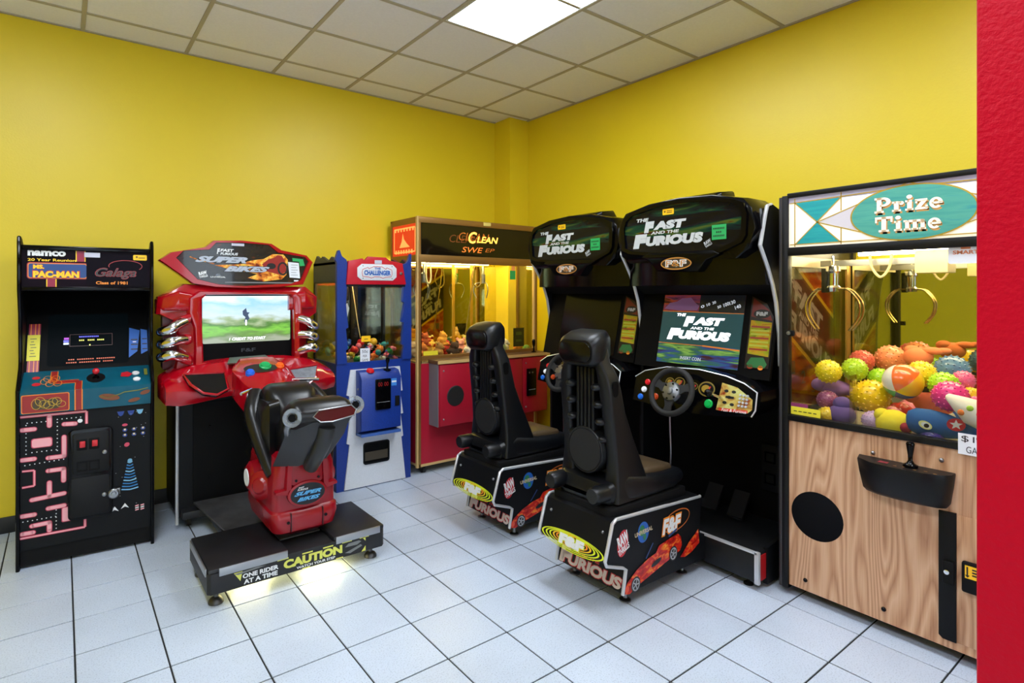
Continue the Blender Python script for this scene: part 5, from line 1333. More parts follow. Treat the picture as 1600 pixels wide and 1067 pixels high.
        a.build('instruction_card', t)
    # dashboard
    vd = Vector((0, 0.055, 0.17)).normalized(); nd = Vector(X3).cross(vd)
    dash_o = [(-0.29, 0.85), (-0.30, 0.98), (-0.24, 1.02), (-0.10, 1.055), (0.10, 1.062), (0.26, 1.045), (0.36, 1.02), (0.43, 0.985), (0.435, 0.90), (0.42, 0.868), (0.22, 0.84), (0.0, 0.83)]
    secs = [[(x * k, y0 + (z - 0.83) * 0.32, z) for x, z in dash_o] for y0, k in ((-0.13, 0.985), (-0.122, 1.0), (0.05, 1.0), (0.14, 0.98))]
    db = obj('dashboard', loft(secs), m_blackgloss, t)
    obj('dash_trim', tube([(x, -0.128 + (z - 0.83) * 0.32, z) for x, z in dash_o[1:10]], 0.0036, 6), m_sil, db)
    O2 = Vector((0, -0.13, 0.83)); vd = Vector((0, 0.32, 1.0)).normalized(); nd = Vector(X3).cross(vd)
    a = Art(O2, X3, vd, 0.002)
    kp = streak_mat('keypad_art', [(0.32, (130, 50, 26)), (0.45, (186, 160, 80)), (0.6, (190, 194, 120)), (0.75, (160, 54, 30))], (3, 3, 4), 5)
    a.poly([(0.235, 0.045), (0.40, 0.055), (0.42, 0.075), (0.415, 0.125), (0.33, 0.175), (0.245, 0.19)], kp).up()
    a.bar((0.25, 0.052), (0.40, 0.062), 0.014, M('card_redflame', (196, 50, 20), 0.3)).up().text('Fast & Furious', 0.265, 0.048, 0.395, 0.064, m_whiteink, 0.25, 0.0, 0.06)
    for x, y in ((0.275, 0.15), (0.315, 0.15), (0.275, 0.09), (0.315, 0.085), (0.295, 0.12)): a.oval(x, y, 0.012, 0.008, m_blackink, n=10)
    a.bar((0.275, 0.12), (0.32, 0.12), 0.012, m_blackink)
    a.build('gear_panel_artwork', db)
    bm = NB()
    for r in range(4):
        for c in range(3):
            p = O2 + Vector((0.352 + c * 0.018, 0, 0)) + vd * (0.085 + r * 0.018)
            acyl(bm, p + nd * 0.001, p + nd * 0.007, 0.0068, 0.006, 8)
    k_ = obj('keypad', bm, m_greyink, db)
    gs = obj('gear_shifter', cyl(O2 + Vector((0.255, 0, 0)) + vd * 0.11, O2 + Vector((0.235, 0, 0)) + vd * 0.115 + nd * 0.09, 0.007), m_chrome, db)
    obj('shifter_knob', ell(O2 + Vector((0.234, 0, 0)) + vd * 0.115 + nd * 0.095, 0.02), m_blackgloss, t)
    for x, y, r, c in ((-0.205, 0.135, 0.0135, (200, 24, 34)), (-0.22, 0.09, 0.0135, (222, 226, 230)), (-0.235, 0.045, 0.0135, (20, 96, 200)), (0.19, 0.07, 0.018, (10, 160, 70)), (-0.135, 0.06, 0.014, (190, 70, 30))):
        p = O2 + Vector((x, 0, 0)) + vd * y
        obj('button', lathe([(r * 1.25, 0), (r * 1.25, 0.006), (r, 0.008), (r * 0.9, 0.013), (0, 0.014)], p, nd, 18), M('button_%d_%d_%d' % c, c, 0.25, emit=0.12), db)
    for x, y, r in ((0.165, 0.145, 0.05), (0.09, 0.15, 0.025), (0.0, 0.16, 0.035), (-0.06, 0.155, 0.03)):
        a = Art(O2, X3, vd, 0.002)
        a.oval(x, y, r, r * 0.85, M('gauge_dark', (16, 16, 20), 0.2)).up()
        a.ring(x, y, r * 0.95, r * 0.8, r * 0.15, M('gauge_gold', (120, 100, 40), 0.3)).oval(x - 0.1 * r, y, r * 0.5, r * 0.42, M('gauge_yellow', (150, 120, 40), 0.3)).up().bar((x, y - r * 0.5), (x + r * 0.4, y + r * 0.3), 0.006, m_redink)
        a.build('gauge', db)
    # steering wheel
    wc = Vector((0.02, -0.19, 0.945)); wn = Vector((0.0, -0.93, 0.36)).normalized()
    wa = Vector(X3); wb = wn.cross(wa)
    wt_ = obj('steering_wheel', tube([wc + (wa * math.cos(q * PI / 16) + wb * math.sin(q * PI / 16)) * 0.122 for q in range(32)], 0.0155, 10, True), m_rubber, t)
    obj('wheel_hub', lathe([(0.055, -0.012), (0.055, 0.0), (0.048, 0.010), (0.020, 0.014), (0.016, 0.024), (0, 0.026)], wc, wn, 28), m_steel, wt_)
    bm = NB()
    for q in range(6):
        p = wc + (wa * math.cos(q * PI / 3 + .3) + wb * math.sin(q * PI / 3 + .3)) * 0.042 + wn * 0.009
        acyl(bm, p, p + wn * 0.006, 0.0055, n=8)
    obj('hub_bolts', bm, m_blackgloss, wt_)
    for ang in (0.35, PI - 0.35, -PI / 2):
        d = wa * math.cos(ang) + wb * math.sin(ang); e = wn.cross(d)
        obj('spoke', loft([[wc + d * r + e * s * w2 + wn * h for s, h in ((-1, -0.006), (1, -0.006), (1, 0.004), (-1, 0.004))] for r, w2 in ((0.04, 0.03), (0.08, 0.018), (0.118, 0.026))]), m_rubber, wt_)
    obj('steering_column', cyl(wc - wn * 0.01, wc - wn * 0.12, 0.035, 0.05), m_blackmat, wt_)
    # lower body: recess, pedals, foot board
    obj('recess_panel', box(-wi, wi, 0.40, 0.42, 0.18, 0.88), m_void, t)
    obj('coin_door', box(0.22, 0.40, 0.375, 0.40, 0.36, 0.62, 0.005), m_black, t)
    for z in (0.40, 0.52):
        obj('coin_frame', ringplate([(0.24, z), (0.30, z), (0.30, z + 0.06), (0.24, z + 0.06)], [(0.247, z + .007), (0.293, z + .007), (0.293, z + 0.053), (0.247, z + 0.053)], 'y', 0.368, 0.376), m_blackgloss, t)
    fb = obj('foot_board', box(-0.43, 0.43, -0.07, 0.72, 0.04, 0.19, 0.006), M('foot_board_black', (18, 19, 22), 0.4, spec=0.35, var=0.3, vscale=20), t)
    obj('chrome_edge', prism(rrect(-0.432, 0.432, -0.078, -0.06, 0.006, 2), 'z', 0.182, 0.192), m_sil, fb)
    obj('chrome_corner', prism([(0.415, -0.078), (0.437, -0.078), (0.437, -0.06), (0.415, -0.06)], 'z', 0.035, 0.195, 0.003), m_sil, fb)
    obj('red_decal', box(0.4305, 0.434, -0.055, 0.12, 0.05, 0.175), M('red_decal', (170, 20, 26), 0.4), fb)
    for x in (-0.06, 0.10):
        pd = obj('pedal', sheet([(x, 0.22, 0.215), (x + 0.09, 0.22, 0.215), (x + 0.09, 0.31, 0.34), (x, 0.31, 0.34)], 0.014, (0, -0.8, 0.6)), m_blackmat, t)
        obj('pedal_edge', box(x, x + 0.09, 0.214, 0.222, 0.205, 0.213), m_chrome, pd)
    obj('cable', tube([(-0.06, -0.09, 0.83), (-0.05, -0.10, 0.72), (-0.045, -0.10, 0.60), (-0.055, -0.09, 0.5)], 0.005, 6, smooth=5), m_steel, t)
    for x, y in ((-0.36, -0.03), (0.36, -0.03), (-0.36, 0.6), (0.36, 0.6)):
        obj('levelling_foot', lathe([(0.024, 0), (0.024, 0.006), (0.008, 0.012), (0.006, 0.045)], (x, y, 0), Z3, 14), m_blackmat, t)
    # ---- seat pedestal
    sx = -0.075; hb = 0.22
    pf = [(-0.79, 0.435), (-0.815, 0.42), (-0.865, 0.26), (-0.855, 0.238), (-0.745, 0.20), (-0.72, 0.185), (-0.742, 0.072), (-0.012, 0.06), (-0.012, 0.17), (-0.12, 0.205), (-0.11, 0.40), (-0.14, 0.415)]
    sb = obj('seat_base', prism([(y + (0.006 if y < -0.2 else 0), z) for y, z in pf], 'x', sx - hb + 0.006, sx + hb - 0.006), m_black, t)
    for s in (-1, 1):
        xs = sx + s * hb
        obj('side_plate', prism(pf, 'x', min(xs, xs - s * 0.006), max(xs, xs - s * 0.006)), m_black, sb)
        obj('base_trim', tube([(xs - s * 0.002, a_, b_) for a_, b_ in [(-0.115, 0.40)] + pf[0:7]], 0.0085, 8), m_sil, sb)
    fl_ = streak_mat('flame_red', [(0.35, (150, 24, 20)), (0.52, (206, 40, 26)), (0.64, (232, 120, 36)), (0.74, (240, 180, 50))], (6, 6, 10), 4)
    for s in (1, -1):
        if s > 0: a = Art((sx + hb, -0.86, 0), Y3, Z3, 0.001)
        else: a = Art((sx - hb, -0.0, 0), NY3, Z3, 0.001)
        F = (lambda x: x) if s > 0 else (lambda x: 0.86 - x)
        def TX(q, x0, x1, y0, y1, m, sh=0.0, b=0.05, r=0.0):
            X0, X1 = sorted((F(x0), F(x1)))
            a.text(q, X0, y0, X1, y1, m, sh, b, r if s > 0 else -r)
        a.oval(F(0.115), 0.315, 0.038, 0.062, m_redink, rot=-0.2); a.up()
        TX('RAW', 0.075, 0.155, 0.305, 0.362, m_whiteink, 0.1, 0.05, 0.35); TX('THRILLS', 0.082, 0.162, 0.272, 0.302, m_whiteink, 0.1, 0.04, 0.35)
        a.oval(F(0.265), 0.33, 0.042, 0.05, m_blueink).up()
        a.oval(F(0.255), 0.34, 0.02, 0.026, M('globe_green', (44, 120, 80), 0.4)).oval(F(0.275), 0.305, 0.012, 0.016, M('globe_green')).up()
        TX('UNIVERSAL', 0.20, 0.335, 0.322, 0.343, M('tan_ink', (196, 180, 150), 0.4), 0.0, 0.03, 0.06)
        a.ring(F(0.53), 0.325, 0.115, 0.052, 0.006, M('ring_orange', (180, 96, 40), 0.4), rot=0.1 * s).up()
        TX('F&F', 0.405, 0.575, 0.268, 0.36, m_orangeink, 0.2, 0.10); a.up(); TX('F&F', 0.412, 0.568, 0.276, 0.352, m_whiteink, 0.2, 0.05)
        car = [(0.125, 0.075), (0.125, 0.10), (0.15, 0.128), (0.22, 0.168), (0.30, 0.195), (0.36, 0.205), (0.385, 0.235), (0.45, 0.245), (0.54, 0.255), (0.565, 0.235), (0.575, 0.19), (0.56, 0.165), (0.45, 0.14), (0.34, 0.115), (0.23, 0.09), (0.16, 0.066)]
        a.poly([(F(x), y) for x, y in (car if s > 0 else car[::-1])], fl_)
        a.poly([(F(x), y) for x, y in ((0.64, 0.19), (0.69, 0.215), (0.72, 0.235), (0.73, 0.16), (0.66, 0.13), (0.60, 0.12), (0.56, 0.13))], fl_).up()
        for x, y, r in ((0.205, 0.098, 0.034), (0.50, 0.165, 0.034)):
            a.oval(F(x), y, r, r * 1.1, m_blackink).up().ring(F(x), y, r * 0.8, r * 0.88, r * 0.18, m_greyink, n=18)
            for q in range(5): a.bar((F(x), y), (F(x) + r * 0.7 * math.cos(q * 1.257), y + r * 0.7 * math.sin(q * 1.257)), 0.006, m_greyink)
        a.bar((F(0.28), 0.20), (F(0.335), 0.262), 0.007, M('car_blue', (40, 66, 120), 0.4)).bar((F(0.46), 0.262), (F(0.53), 0.282), 0.012, M('car_blue'))
        a.oval(F(0.36), 0.16, 0.04, 0.012, m_blackink, rot=0.25 * s).oval(F(0.14), 0.095, 0.014, 0.016, M('car_orange', (220, 70, 30), 0.4))
        a.build('side_print', sb)
    # prints on the pedestal's rear faces
    vr = Vector((0, 0.05, 0.16)).normalized()
    a = Art((sx, -0.859, 0.26), X3, vr, 0.001)
    K = -0.0
    for q, (rx, m) in enumerate(((0.205, m_limeink), (0.178, m_limeink), (0.153, m_limeink), (0.128, M('amber_ink', (240, 190, 40), 0.4)), (0.105, m_orangeink))):
        a.ring(0.0, 0.008 + q * 0.002, rx, 0.042 - q * 0.0045, 0.011, m, wy=0.0035, n=40)
    a.h += 0.0006; a.text('F&F', -0.085, -0.020, 0.085, 0.039, m_limeink, 0.0, 0.12).up().text('F&F', -0.080, -0.015, 0.080, 0.034, m_whiteink, 0.0, 0.08).up().text('F&F', -0.074, -0.010, 0.074, 0.029, M('badge_brown'), 0.0, 0.0).up().text('F&F', -0.074, -0.010, 0.074, 0.029, m_whiteink, 0.0, 0.03)
    a.build('rear_badge', sb)
    vr = Vector((0, 0.025, 0.13)).normalized()
    a = Art((sx, -0.739, 0.055), X3, vr, 0.001)
    a.text('FURIOUS', -0.195, 0.022, 0.205, 0.086, m_redink, 0.12, 0.10).up().text('FURIOUS', -0.19, 0.026, 0.20, 0.082, M('rosy_ink', (226, 206, 200), 0.4), 0.12, 0.05)
    a.text('F', -0.205, 0.02, -0.13, 0.115, M('rosy_ink'), 0.12, 0.06).text('AND THE', -0.10, 0.092, 0.06, 0.115, m_redink, 0.12, 0.05)
    a.build('rear_lettering', sb)
    for s in (-1, 1):
        for y in (-0.66, -0.2):
            obj('levelling_foot', lathe([(0.028, 0), (0.028, 0.006), (0.010, 0.014), (0.007, 0.055)], (sx + s * 0.165, y, 0), Z3, 16), m_steel, sb)
        obj('carriage_bolt', ell((sx + s * 0.17, -0.825, 0.37), 0.008, 8, 6), m_steel, sb)
    obj('slide_plinth', box(sx - 0.19, sx + 0.19, -0.79, -0.20, 0.41, 0.465, 0.008), m_blackmat, t)
    # ---- bucket seat
    sx -= 0.015
    st = obj('seat_pan', loft([[(sx + x, y, z) for x, z in rrect(-hw, hw, z0, z1, 0.035, 4)] for y, hw, z0, z1 in
              ((-0.775, 0.14, 0.47, 0.52), (-0.755, 0.175, 0.462, 0.56), (-0.64, 0.195, 0.462, 0.60), (-0.45, 0.205, 0.462, 0.565), (-0.28, 0.205, 0.465, 0.555), (-0.20, 0.19, 0.48, 0.55), (-0.175, 0.16, 0.50, 0.54))]), m_seat, t)
    obj('cushion', loft([[(sx + x, y, z) for x, z in rrect(-hw, hw, z0, z1, 0.02, 4)] for y, hw, z0, z1 in
              ((-0.58, 0.13, 0.54, 0.58), (-0.52, 0.15, 0.54, 0.592), (-0.35, 0.16, 0.53, 0.588), (-0.25, 0.15, 0.53, 0.578), (-0.215, 0.12, 0.53, 0.560))]), m_cush, t)
    # backrest: hollow-backed shell = two wings, a spine, a head
    def sec(z, hw, y0, y1, r=0.022):
        return [(sx + x, y, z) for x, y in rrect(-hw, hw, y0, y1, min(r, (y1 - y0) * 0.45), 4)]
    obj('backrest', loft([sec(0.50, 0.14, -0.68, -0.50), sec(0.58, 0.145, -0.675, -0.53), sec(0.70, 0.14, -0.67, -0.57), sec(0.85, 0.13, -0.68, -0.62), sec(1.00, 0.125, -0.695, -0.655), sec(1.08, 0.115, -0.705, -0.668), sec(1.12, 0.10, -0.715, -0.675), sec(1.20, 0.095, -0.725, -0.68), sec(1.255, 0.09, -0.725, -0.69), sec(1.27, 0.075, -0.72, -0.70)]), m_seat2, t)
    for s in (-1, 1):
        wing = []
        for z, x0, x1, y0, y1 in ((0.475, 0.09, 0.195, -0.735, -0.48), (0.56, 0.10, 0.188, -0.725, -0.49), (0.66, 0.108, 0.178, -0.72, -0.53), (0.78, 0.104, 0.173, -0.73, -0.585), (0.90, 0.10, 0.170, -0.745, -0.635), (1.00, 0.094, 0.168, -0.757, -0.66), (1.07, 0.088, 0.158, -0.765, -0.672), (1.105, 0.082, 0.142, -0.768, -0.68), (1.14, 0.076, 0.122, -0.772, -0.688), (1.22, 0.07, 0.112, -0.78, -0.698), (1.265, 0.065, 0.10, -0.772, -0.708)):
            wing.append([(sx + s * x, y, z) for x, y in rrect(x0, x1, y0, y1, min(0.018, (x1 - x0) * 0.4), 3)])
        wg = obj('seat_wing', loft(wing), m_seat, t)
        # scallops along the inner edge of the wing
        for q in range(4):
            z = 1.02 - q * 0.085
            obj('scallop', ell((sx + s * (0.084 + 0.004 * q), -0.722 - (z - 0.76) * 0.12, z), (0.030, 0.028, 0.02), 12, 8), m_seat, wg)
        obj('harness_slot', prism(rrect(-0.735, -0.695, 0.98, 1.055, 0.018, 4), 'x', *sorted((sx + s * 0.163, sx + s * 0.1695))), m_void, wg)
        obj('hinge_knob', lathe([(0.0, -0.09), (0.034, -0.09), (0.042, -0.075), (0.042, 0.0)], (sx + s * 0.14, -0.76, 0.525), (0, 1, 0.0), 20), m_seat, st)
    hdm = obj('headrest', loft([[(sx + x, y, z + 0.03 * (y + 0.76)) for x, z in rrect(-hw, hw, z0, z1, r, 5)] for y, hw, z0, z1, r in
              ((-0.815, 0.112, 1.135, 1.25, 0.045), (-0.797, 0.122, 1.122, 1.268, 0.05), (-0.745, 0.122, 1.115, 1.288, 0.045), (-0.69, 0.108, 1.13, 1.294, 0.038), (-0.66, 0.09, 1.145, 1.272, 0.03))]), m_seat, t)
    obj('speaker_grille', prism([(sx + x, z) for x, z in rrect(-0.103, 0.103, 1.142, 1.240, 0.042, 6)], 'y', -0.822, -0.81, 0.003), M('speaker_cloth', (9, 9, 10), 0.2, spec=0.3), hdm)
    for q in range(5):
        x = sx - 0.05 + q * 0.025
        obj('spine_rib', box(x - 0.009, x + 0.009, -0.745, -0.69, 0.80, 1.11, 0.005), m_seat2, t)
    sp = obj('bass_speaker', lathe([(0.0, 0.07), (0.110, 0.07), (0.116, 0.062), (0.118, 0.0)], (sx, -0.675, 0.70), (0, -1, 0.0), 36), m_seat2, t)
    obj('bass_grille', lathe([(0.0, 0.006), (0.102, 0.006), (0.106, 0.0)], (sx, -0.744, 0.70), (0, -1, 0.0), 36), M('speaker_mesh', (20, 21, 24), 0.6, bump=0.8, bscale=500), sp)
    obj('bass_rim', tube([(sx + 0.110 * math.cos(q * PI / 18), -0.744, 0.70 + 0.110 * math.sin(q * PI / 18)) for q in range(36)], 0.006, 6, True), m_seat, sp)
    return t
build_race((2.85, 1.86, 0), 'sit-down driving game with a lit screen, the nearer of two, beside the wooden claw machine', True)
build_race((2.90, 2.745, 0), 'sit-down driving game with a dark screen, the farther of two, next to the room corner', False)

# ================================================================== big claw machine with the wooden front
def build_prize():
    t = thing('claw_machine', 'large claw machine with a wood-grain front and a teal oval sign', 'claw machine', (2.884, 0.845, 0), -PI / 2, 'claw machines')
    oak = wood_mat('oak_veneer', (164, 114, 80), (202, 157, 121), (222, 184, 150))
    frm = M('black_frame', (13, 13, 15), 0.4, spec=0.25)
    drk = M('charcoal_post', (58, 56, 60), 0.4)
    H, D = 0.515, 0.80
    lf = obj('lower_front', box(-H + 0.03, H - 0.03, 0.0, 0.02, 0.05, 0.86), oak, t)
    obj('side_panel', box(-H, -H + 0.02, 0.03, D, 0.05, 0.86), frm, t)
    obj('side_panel', box(H - 0.02, H, 0.03, D, 0.05, 0.86), frm, t)
    obj('rear_panel', box(-H + 0.02, H - 0.02, D - 0.02, D, 0.05, 0.86), frm, t)
    for s in (-1, 1):
        x0, x1 = sorted((s * H, s * (H - 0.03)))
        obj('corner_post', box(x0, x1, -0.012, 0.03, 0.03, 1.955, 0.003), frm, t)
        obj('post_cap', cyl((s * (H + 0.008), 0.01, 0.03), (s * (H + 0.008), 0.01, 1.95), 0.014, n=12), drk, t)
        obj('rear_post', box(x0, x1, D - 0.035, D, 0.86, 1.955), frm, t)
    obj('base_skid', box(-H + 0.06, H - 0.06, 0.10, D - 0.08, 0.0, 0.05), m_blackmat, t)
    for z0, z1 in ((0.855, 0.885), (1.66, 1.70), (1.942, 1.965)):
        obj('front_rail', box(-H + 0.025, H - 0.025, -0.012, 0.025, z0, z1, 0.003), frm, t)
    for s in (-1, 1):
        for z0, z1 in ((0.86, 0.885), (1.66, 1.955)):
            x0, x1 = sorted((s * H, s * (H - 0.02)))
            obj('side_rail', box(x0, x1, 0.03, D - 0.035, z0, z1), frm, t)
    obj('top_panel', box(-H, H, 0.03, D, 1.94, 1.955), frm, t)
    obj('canopy_floor', box(-H + 0.02, H - 0.02, 0.03, D - 0.03, 1.71, 1.725), M('cream_metal', (214, 200, 160), 0.4), t)
    # sign
    cream = M('sign_cream', (232, 224, 206), 0.35, emit=0.30, ecol=(244, 234, 206))
    sg = obj('sign_panel', box(-H + 0.03, H - 0.03, -0.002, 0.012, 1.70, 1.942), cream, t)
    a = Art((0, -0.002, 0), X3, Z3, 0.0008)
    teal = streak_mat('sign_teal', [(0.3, (62, 148, 140)), (0.55, (84, 164, 146)), (0.75, (40, 140, 152))], (1.5, 1.5, 12), 3, 0.35)
    teal2 = streak_mat('sign_turquoise', [(0.3, (24, 140, 150)), (0.6, (44, 160, 160))], (2, 2, 16), 3, 0.35)
    gold = M('sign_gold', (176, 144, 34), 0.4); grey = M('sign_grey', (206, 200, 206), 0.4); lil = M('sign_lilac', (176, 172, 196), 0.4)
    cream2 = M('sign_warm', (240, 224, 186), 0.4)
    a.rect(-0.485, 1.915, 0.485, 1.942, lil).up()
    for s in (-1, 1):
        P = lambda L: [(s * (x), z) for x, z in (L if s > 0 else L[::-1])]
        a.poly(P([(0.457, 1.915), (0.357, 1.812), (0.255, 1.915)]), teal2)
        a.poly(P([(0.457, 1.712), (0.257, 1.712), (0.357, 1.812)]), teal2)
        a.poly(P([(0.357, 1.812), (0.0, 1.70), (0.0, 1.94)]), grey)
        a.up()
        for p, q in (((0.357, 1.812), (0.0, 1.945)), ((0.357, 1.812), (0.0, 1.69)), ((0.457, 1.915), (0.257, 1.712)), ((0.257, 1.915), (0.457, 1.712)), ((0.457, 1.935), (0.457, 1.702)), ((0.255, 1.94), (0.255, 1.855)), ((0.255, 1.775), (0.255, 1.702)), ((0.48, 1.915), (0.05, 1.925)), ((0.48, 1.713), (0.05, 1.712))):
            a.bar((s * p[0], p[1]), (s * q[0], q[1]), 0.0045, gold)
    a.up().oval(0.005, 1.818, 0.222, 0.119, gold, n=56).up().oval(0.005, 1.818, 0.216, 0.113, teal, n=56)
    a.build('sign_artwork', sg)
    a = Art((0, -0.002, 0), X3, Z3, 0.004)
    tan = M('sign_tan', (206, 154, 84), 0.4); wm = M('sign_letter_cream', (246, 234, 214), 0.4, emit=0.1)
    def slab(word, x0, x1, y0, hh, m):
        WD = {'P': 0.86, 'r': 0.60, 'i': 0.42, 'z': 0.62, 'e': 0.64, 'T': 0.96, 'm': 1.16}
        gap = 0.07
        k = (x1 - x0) / (sum(WD[c] for c in word) + gap * (len(word) - 1))
        x = x0
        for c in word:
            R = lambda a0, b0, a1, b1: a.rect(x + a0 * k, y0 + b0 * hh, x + a1 * k, y0 + b1 * hh, m)
            if c == 'P':
                R(.12, 0, .38, 1); R(0, 0, .5, .14); R(0, .86, .3, 1); R(.3, .86, .46, 1); R(.3, .40, .46, .54)
                a.ring(x + .44 * k, y0 + .70 * hh, .42 * k, .30 * hh, .23 * k, m, wy=.14 * hh, a0=-PI / 2, a1=PI / 2, n=14)
            elif c == 'r':
                R(.1, 0, .34, .66); R(0, 0, .46, .13); R(0, .53, .2, .66); a.oval(x + .48 * k, y0 + .52 * hh, .13 * k, .13 * hh, m, n=14); R(.3, .5, .48, .64)
            elif c == 'i':
                R(.1, 0, .34, .66); R(0, 0, .42, .13); R(0, .53, .2, .66); a.oval(x + .21 * k, y0 + .86 * hh, .15 * k, .13 * hh, m, n=14)
            elif c == 'z':
                R(0, .52, .6, .66); R(0, 0, .62, .14); R(0, .40, .12, .6); R(.5, .06, .62, .26)
                a.poly([(x + p * k, y0 + q * hh) for p, q in ((0, .1), (.26, .1), (.6, .56), (.34, .56))], m)
            elif c == 'e':
                a.ring(x + .32 * k, y0 + .33 * hh, .32 * k, .34 * hh, .2 * k, m, wy=.13 * hh, a0=0.0, a1=2 * PI - 0.75, n=22); R(.12, .27, .63, .39)
            elif c == 'T':
                R(.35, 0, .61, 1); R(.2, 0, .76, .14); R(0, .84, .96, 1); R(0, .62, .12, .88); R(.84, .62, .96, .88)
            elif c == 'm':
                for q in (.09, .48, .87): R(q, 0, q + .21, .62); R(q - .07, 0, q + .28, .13)
                R(0, .53, .2, .66); R(.25, .5, 1.02, .65); a.oval(x + .98 * k, y0 + .53 * hh, .10 * k, .12 * hh, m, n=12)
            x += (WD[c] + gap) * k
    for s_, x0, x1, y0, y1 in (('Prize', -0.122, 0.116, 1.825, 1.892), ('Time', -0.120, 0.110, 1.742, 1.808)):
        a.h = 0.004; slab(s_, x0 + 0.004, x1 + 0.004, y0 - 0.008, y1 - y0, tan)
        a.h = 0.006; slab(s_, x0, x1, y0, y1 - y0, wm)
    a.build('sign_lettering', sg)
    # glazing and interior
    gl = obj('front_glass', box(-H + 0.03, H - 0.03, 0.004, 0.010, 0.885, 1.66), m_glass, t)
    obj('side_glass', box(-H + 0.004, -H + 0.010, 0.03, D - 0.035, 0.885, 1.66), m_glass, t)
    obj('side_glass', box(H - 0.010, H - 0.004, 0.03, D - 0.035, 0.885, 1.66), m_glass, t)
    goldf = M('gold_metal', (196, 156, 80), 0.35, metal=0.7)
    obj('side_frame', box(-H + 0.012, -H + 0.022, D - 0.10, D - 0.05, 0.885, 1.66), goldf, t)
    obj('side_frame', box(-H + 0.012, -H + 0.02, 0.05, D - 0.05, 1.61, 1.66), M('cream_metal'), t)
    obj('back_mirror', box(-H + 0.03, H - 0.03, D - 0.05, D - 0.04, 0.885, 1.66), M('mirror_warm', (206, 204, 184), 0.02, metal=1.0), t)
    obj('prize_bed', box(-H + 0.022, H - 0.022, 0.03, D - 0.05, 0.80, 0.812), M('bed_cream', (190, 180, 150), 0.6), t)
    obj('chute_wall', box(-H + 0.285, -H + 0.29, 0.02, 0.10, 0.812, 1.10), m_glass, t)
    lt = M('lamp_warm_white', (255, 236, 190), 0.5, emit=38.0, ecol=(255, 236, 194))
    obj('lamp_tube', cyl((-0.42, 0.08, 1.692), (0.42, 0.08, 1.692), 0.012, n=10), lt, t)
    obj('lamp_tube', cyl((-0.42, 0.66, 1.692), (0.42, 0.66, 1.692), 0.012, n=10), lt, t)
    # claw: gantry head, motor, two hooped fingers
    cx, cy = -0.42, 0.20
    gantry = obj('gantry_rail', box(-0.48, 0.48, 0.33, 0.36, 1.615, 1.645), m_steel, t)
    hd = obj('claw_head', lathe([(0.0, 0.0), (0.03, 0.0), (0.034, 0.02), (0.026, 0.03), (0.026, 0.09), (0.034, 0.10), (0.03, 0.125), (0.008, 0.13), (0.006, 0.175)], (cx + 0.05, cy, 1.485), Z3, 16), m_chrome, t)
    obj('claw_motor', box(cx + 0.005, cx + 0.03, cy - 0.02, cy + 0.02, 1.48, 1.60, 0.004), m_blackmat, hd)
    brs = M('brass_finger', (206, 176, 110), 0.25, metal=1.0)
    for s in (-1, 1):
        for dy in (-0.012, 0.03):
            obj('claw_finger', tube([(cx + 0.05 + s * 0.02, cy + dy, 1.50), (cx + 0.05 + s * 0.075, cy + dy, 1.492), (cx + 0.05 + s * 0.118, cy + dy, 1.43), (cx + 0.05 + s * 0.115, cy + dy, 1.36), (cx + 0.05 + s * 0.075, cy + dy, 1.295)], 0.005, 8, smooth=5), brs, hd)
    obj('loop_cable', tube([(-0.245, 0.30, 1.665), (-0.235, 0.30, 1.60), (-0.20, 0.30, 1.555), (-0.165, 0.30, 1.60), (-0.155, 0.30, 1.665)], 0.006, 8, smooth=6), M('cream_cable', (224, 206, 160), 0.45), t)
    obj('cable_box', box(-0.06, 0.06, 0.28, 0.40, 1.57, 1.672, 0.003), M('cream_metal'), t)
    obj('door_latch', box(-H + 0.018, -H + 0.055, -0.016, 0.006, 1.268, 1.295, 0.003), m_blackmat, t)
    obj('latch_lock', lathe([(0.009, 0), (0.009, 0.006), (0, 0.008)], (-H + 0.035, -0.016, 1.282), (0, -1, 0), 14), m_steel, t)
    a = Art((0, 0.004, 0), X3, Z3, 0.001)
    a.rect(-0.478, 0.887, -0.345, 0.925, M('instruction_yellow', (226, 214, 50), 0.5)).rect(-0.478, 0.925, -0.40, 0.943, M('plum_sticker', (130, 40, 90), 0.5)).up()
    for q in range(5): a.rect(-0.465 + q * 0.022, 0.902, -0.45 + q * 0.022, 0.906, m_blackink)
    a.build('sticker', gl)
    a = Art((0, 0.004, 0), X3, Z3, 0.001)
    a.poly(rrect(0.13, 0.245, 1.595, 1.668, 0.008), m_paper).up().text('SMART', 0.145, 1.632, 0.225, 1.648, M('peach_ink', (216, 130, 90), 0.5), 0, 0.03).rect(0.17, 1.652, 0.20, 1.66, M('peach_ink')); a.build('sticker', gl)
    a = Art((0, -0.012, 0), X3, Z3, 0.001)
    a.rect(0.165, 0.842, 0.262, 0.925, m_paper).up().text('$1', 0.175, 0.89, 0.215, 0.917, M('marker_ink', (40, 42, 50), 0.6), 0, 0).text('00', 0.22, 0.905, 0.24, 0.917, M('marker_ink'), 0, 0).text('GAME', 0.19, 0.85, 0.255, 0.876, M('marker_ink'), 0, 0)
    a.build('price_sign', t)
    # joystick tray
    tp = [(-0.185, 0.0), (0.155, 0.0), (0.155, -0.045), (0.13, -0.085), (0.06, -0.112), (-0.03, -0.118), (-0.11, -0.105), (-0.17, -0.06)]
    dkp = M('tray_black', (15, 15, 17), 0.42, spec=0.25)
    bm = loft([[(x * k, y * k2, z) for x, y in tp] for z, k, k2 in ((0.615, 0.84, 0.55), (0.63, 0.90, 0.72), (0.70, 0.965, 0.92), (0.752, 1.0, 1.0), (0.758, 0.99, 0.985))])
    tr = obj('control_tray', bm, dkp, t)
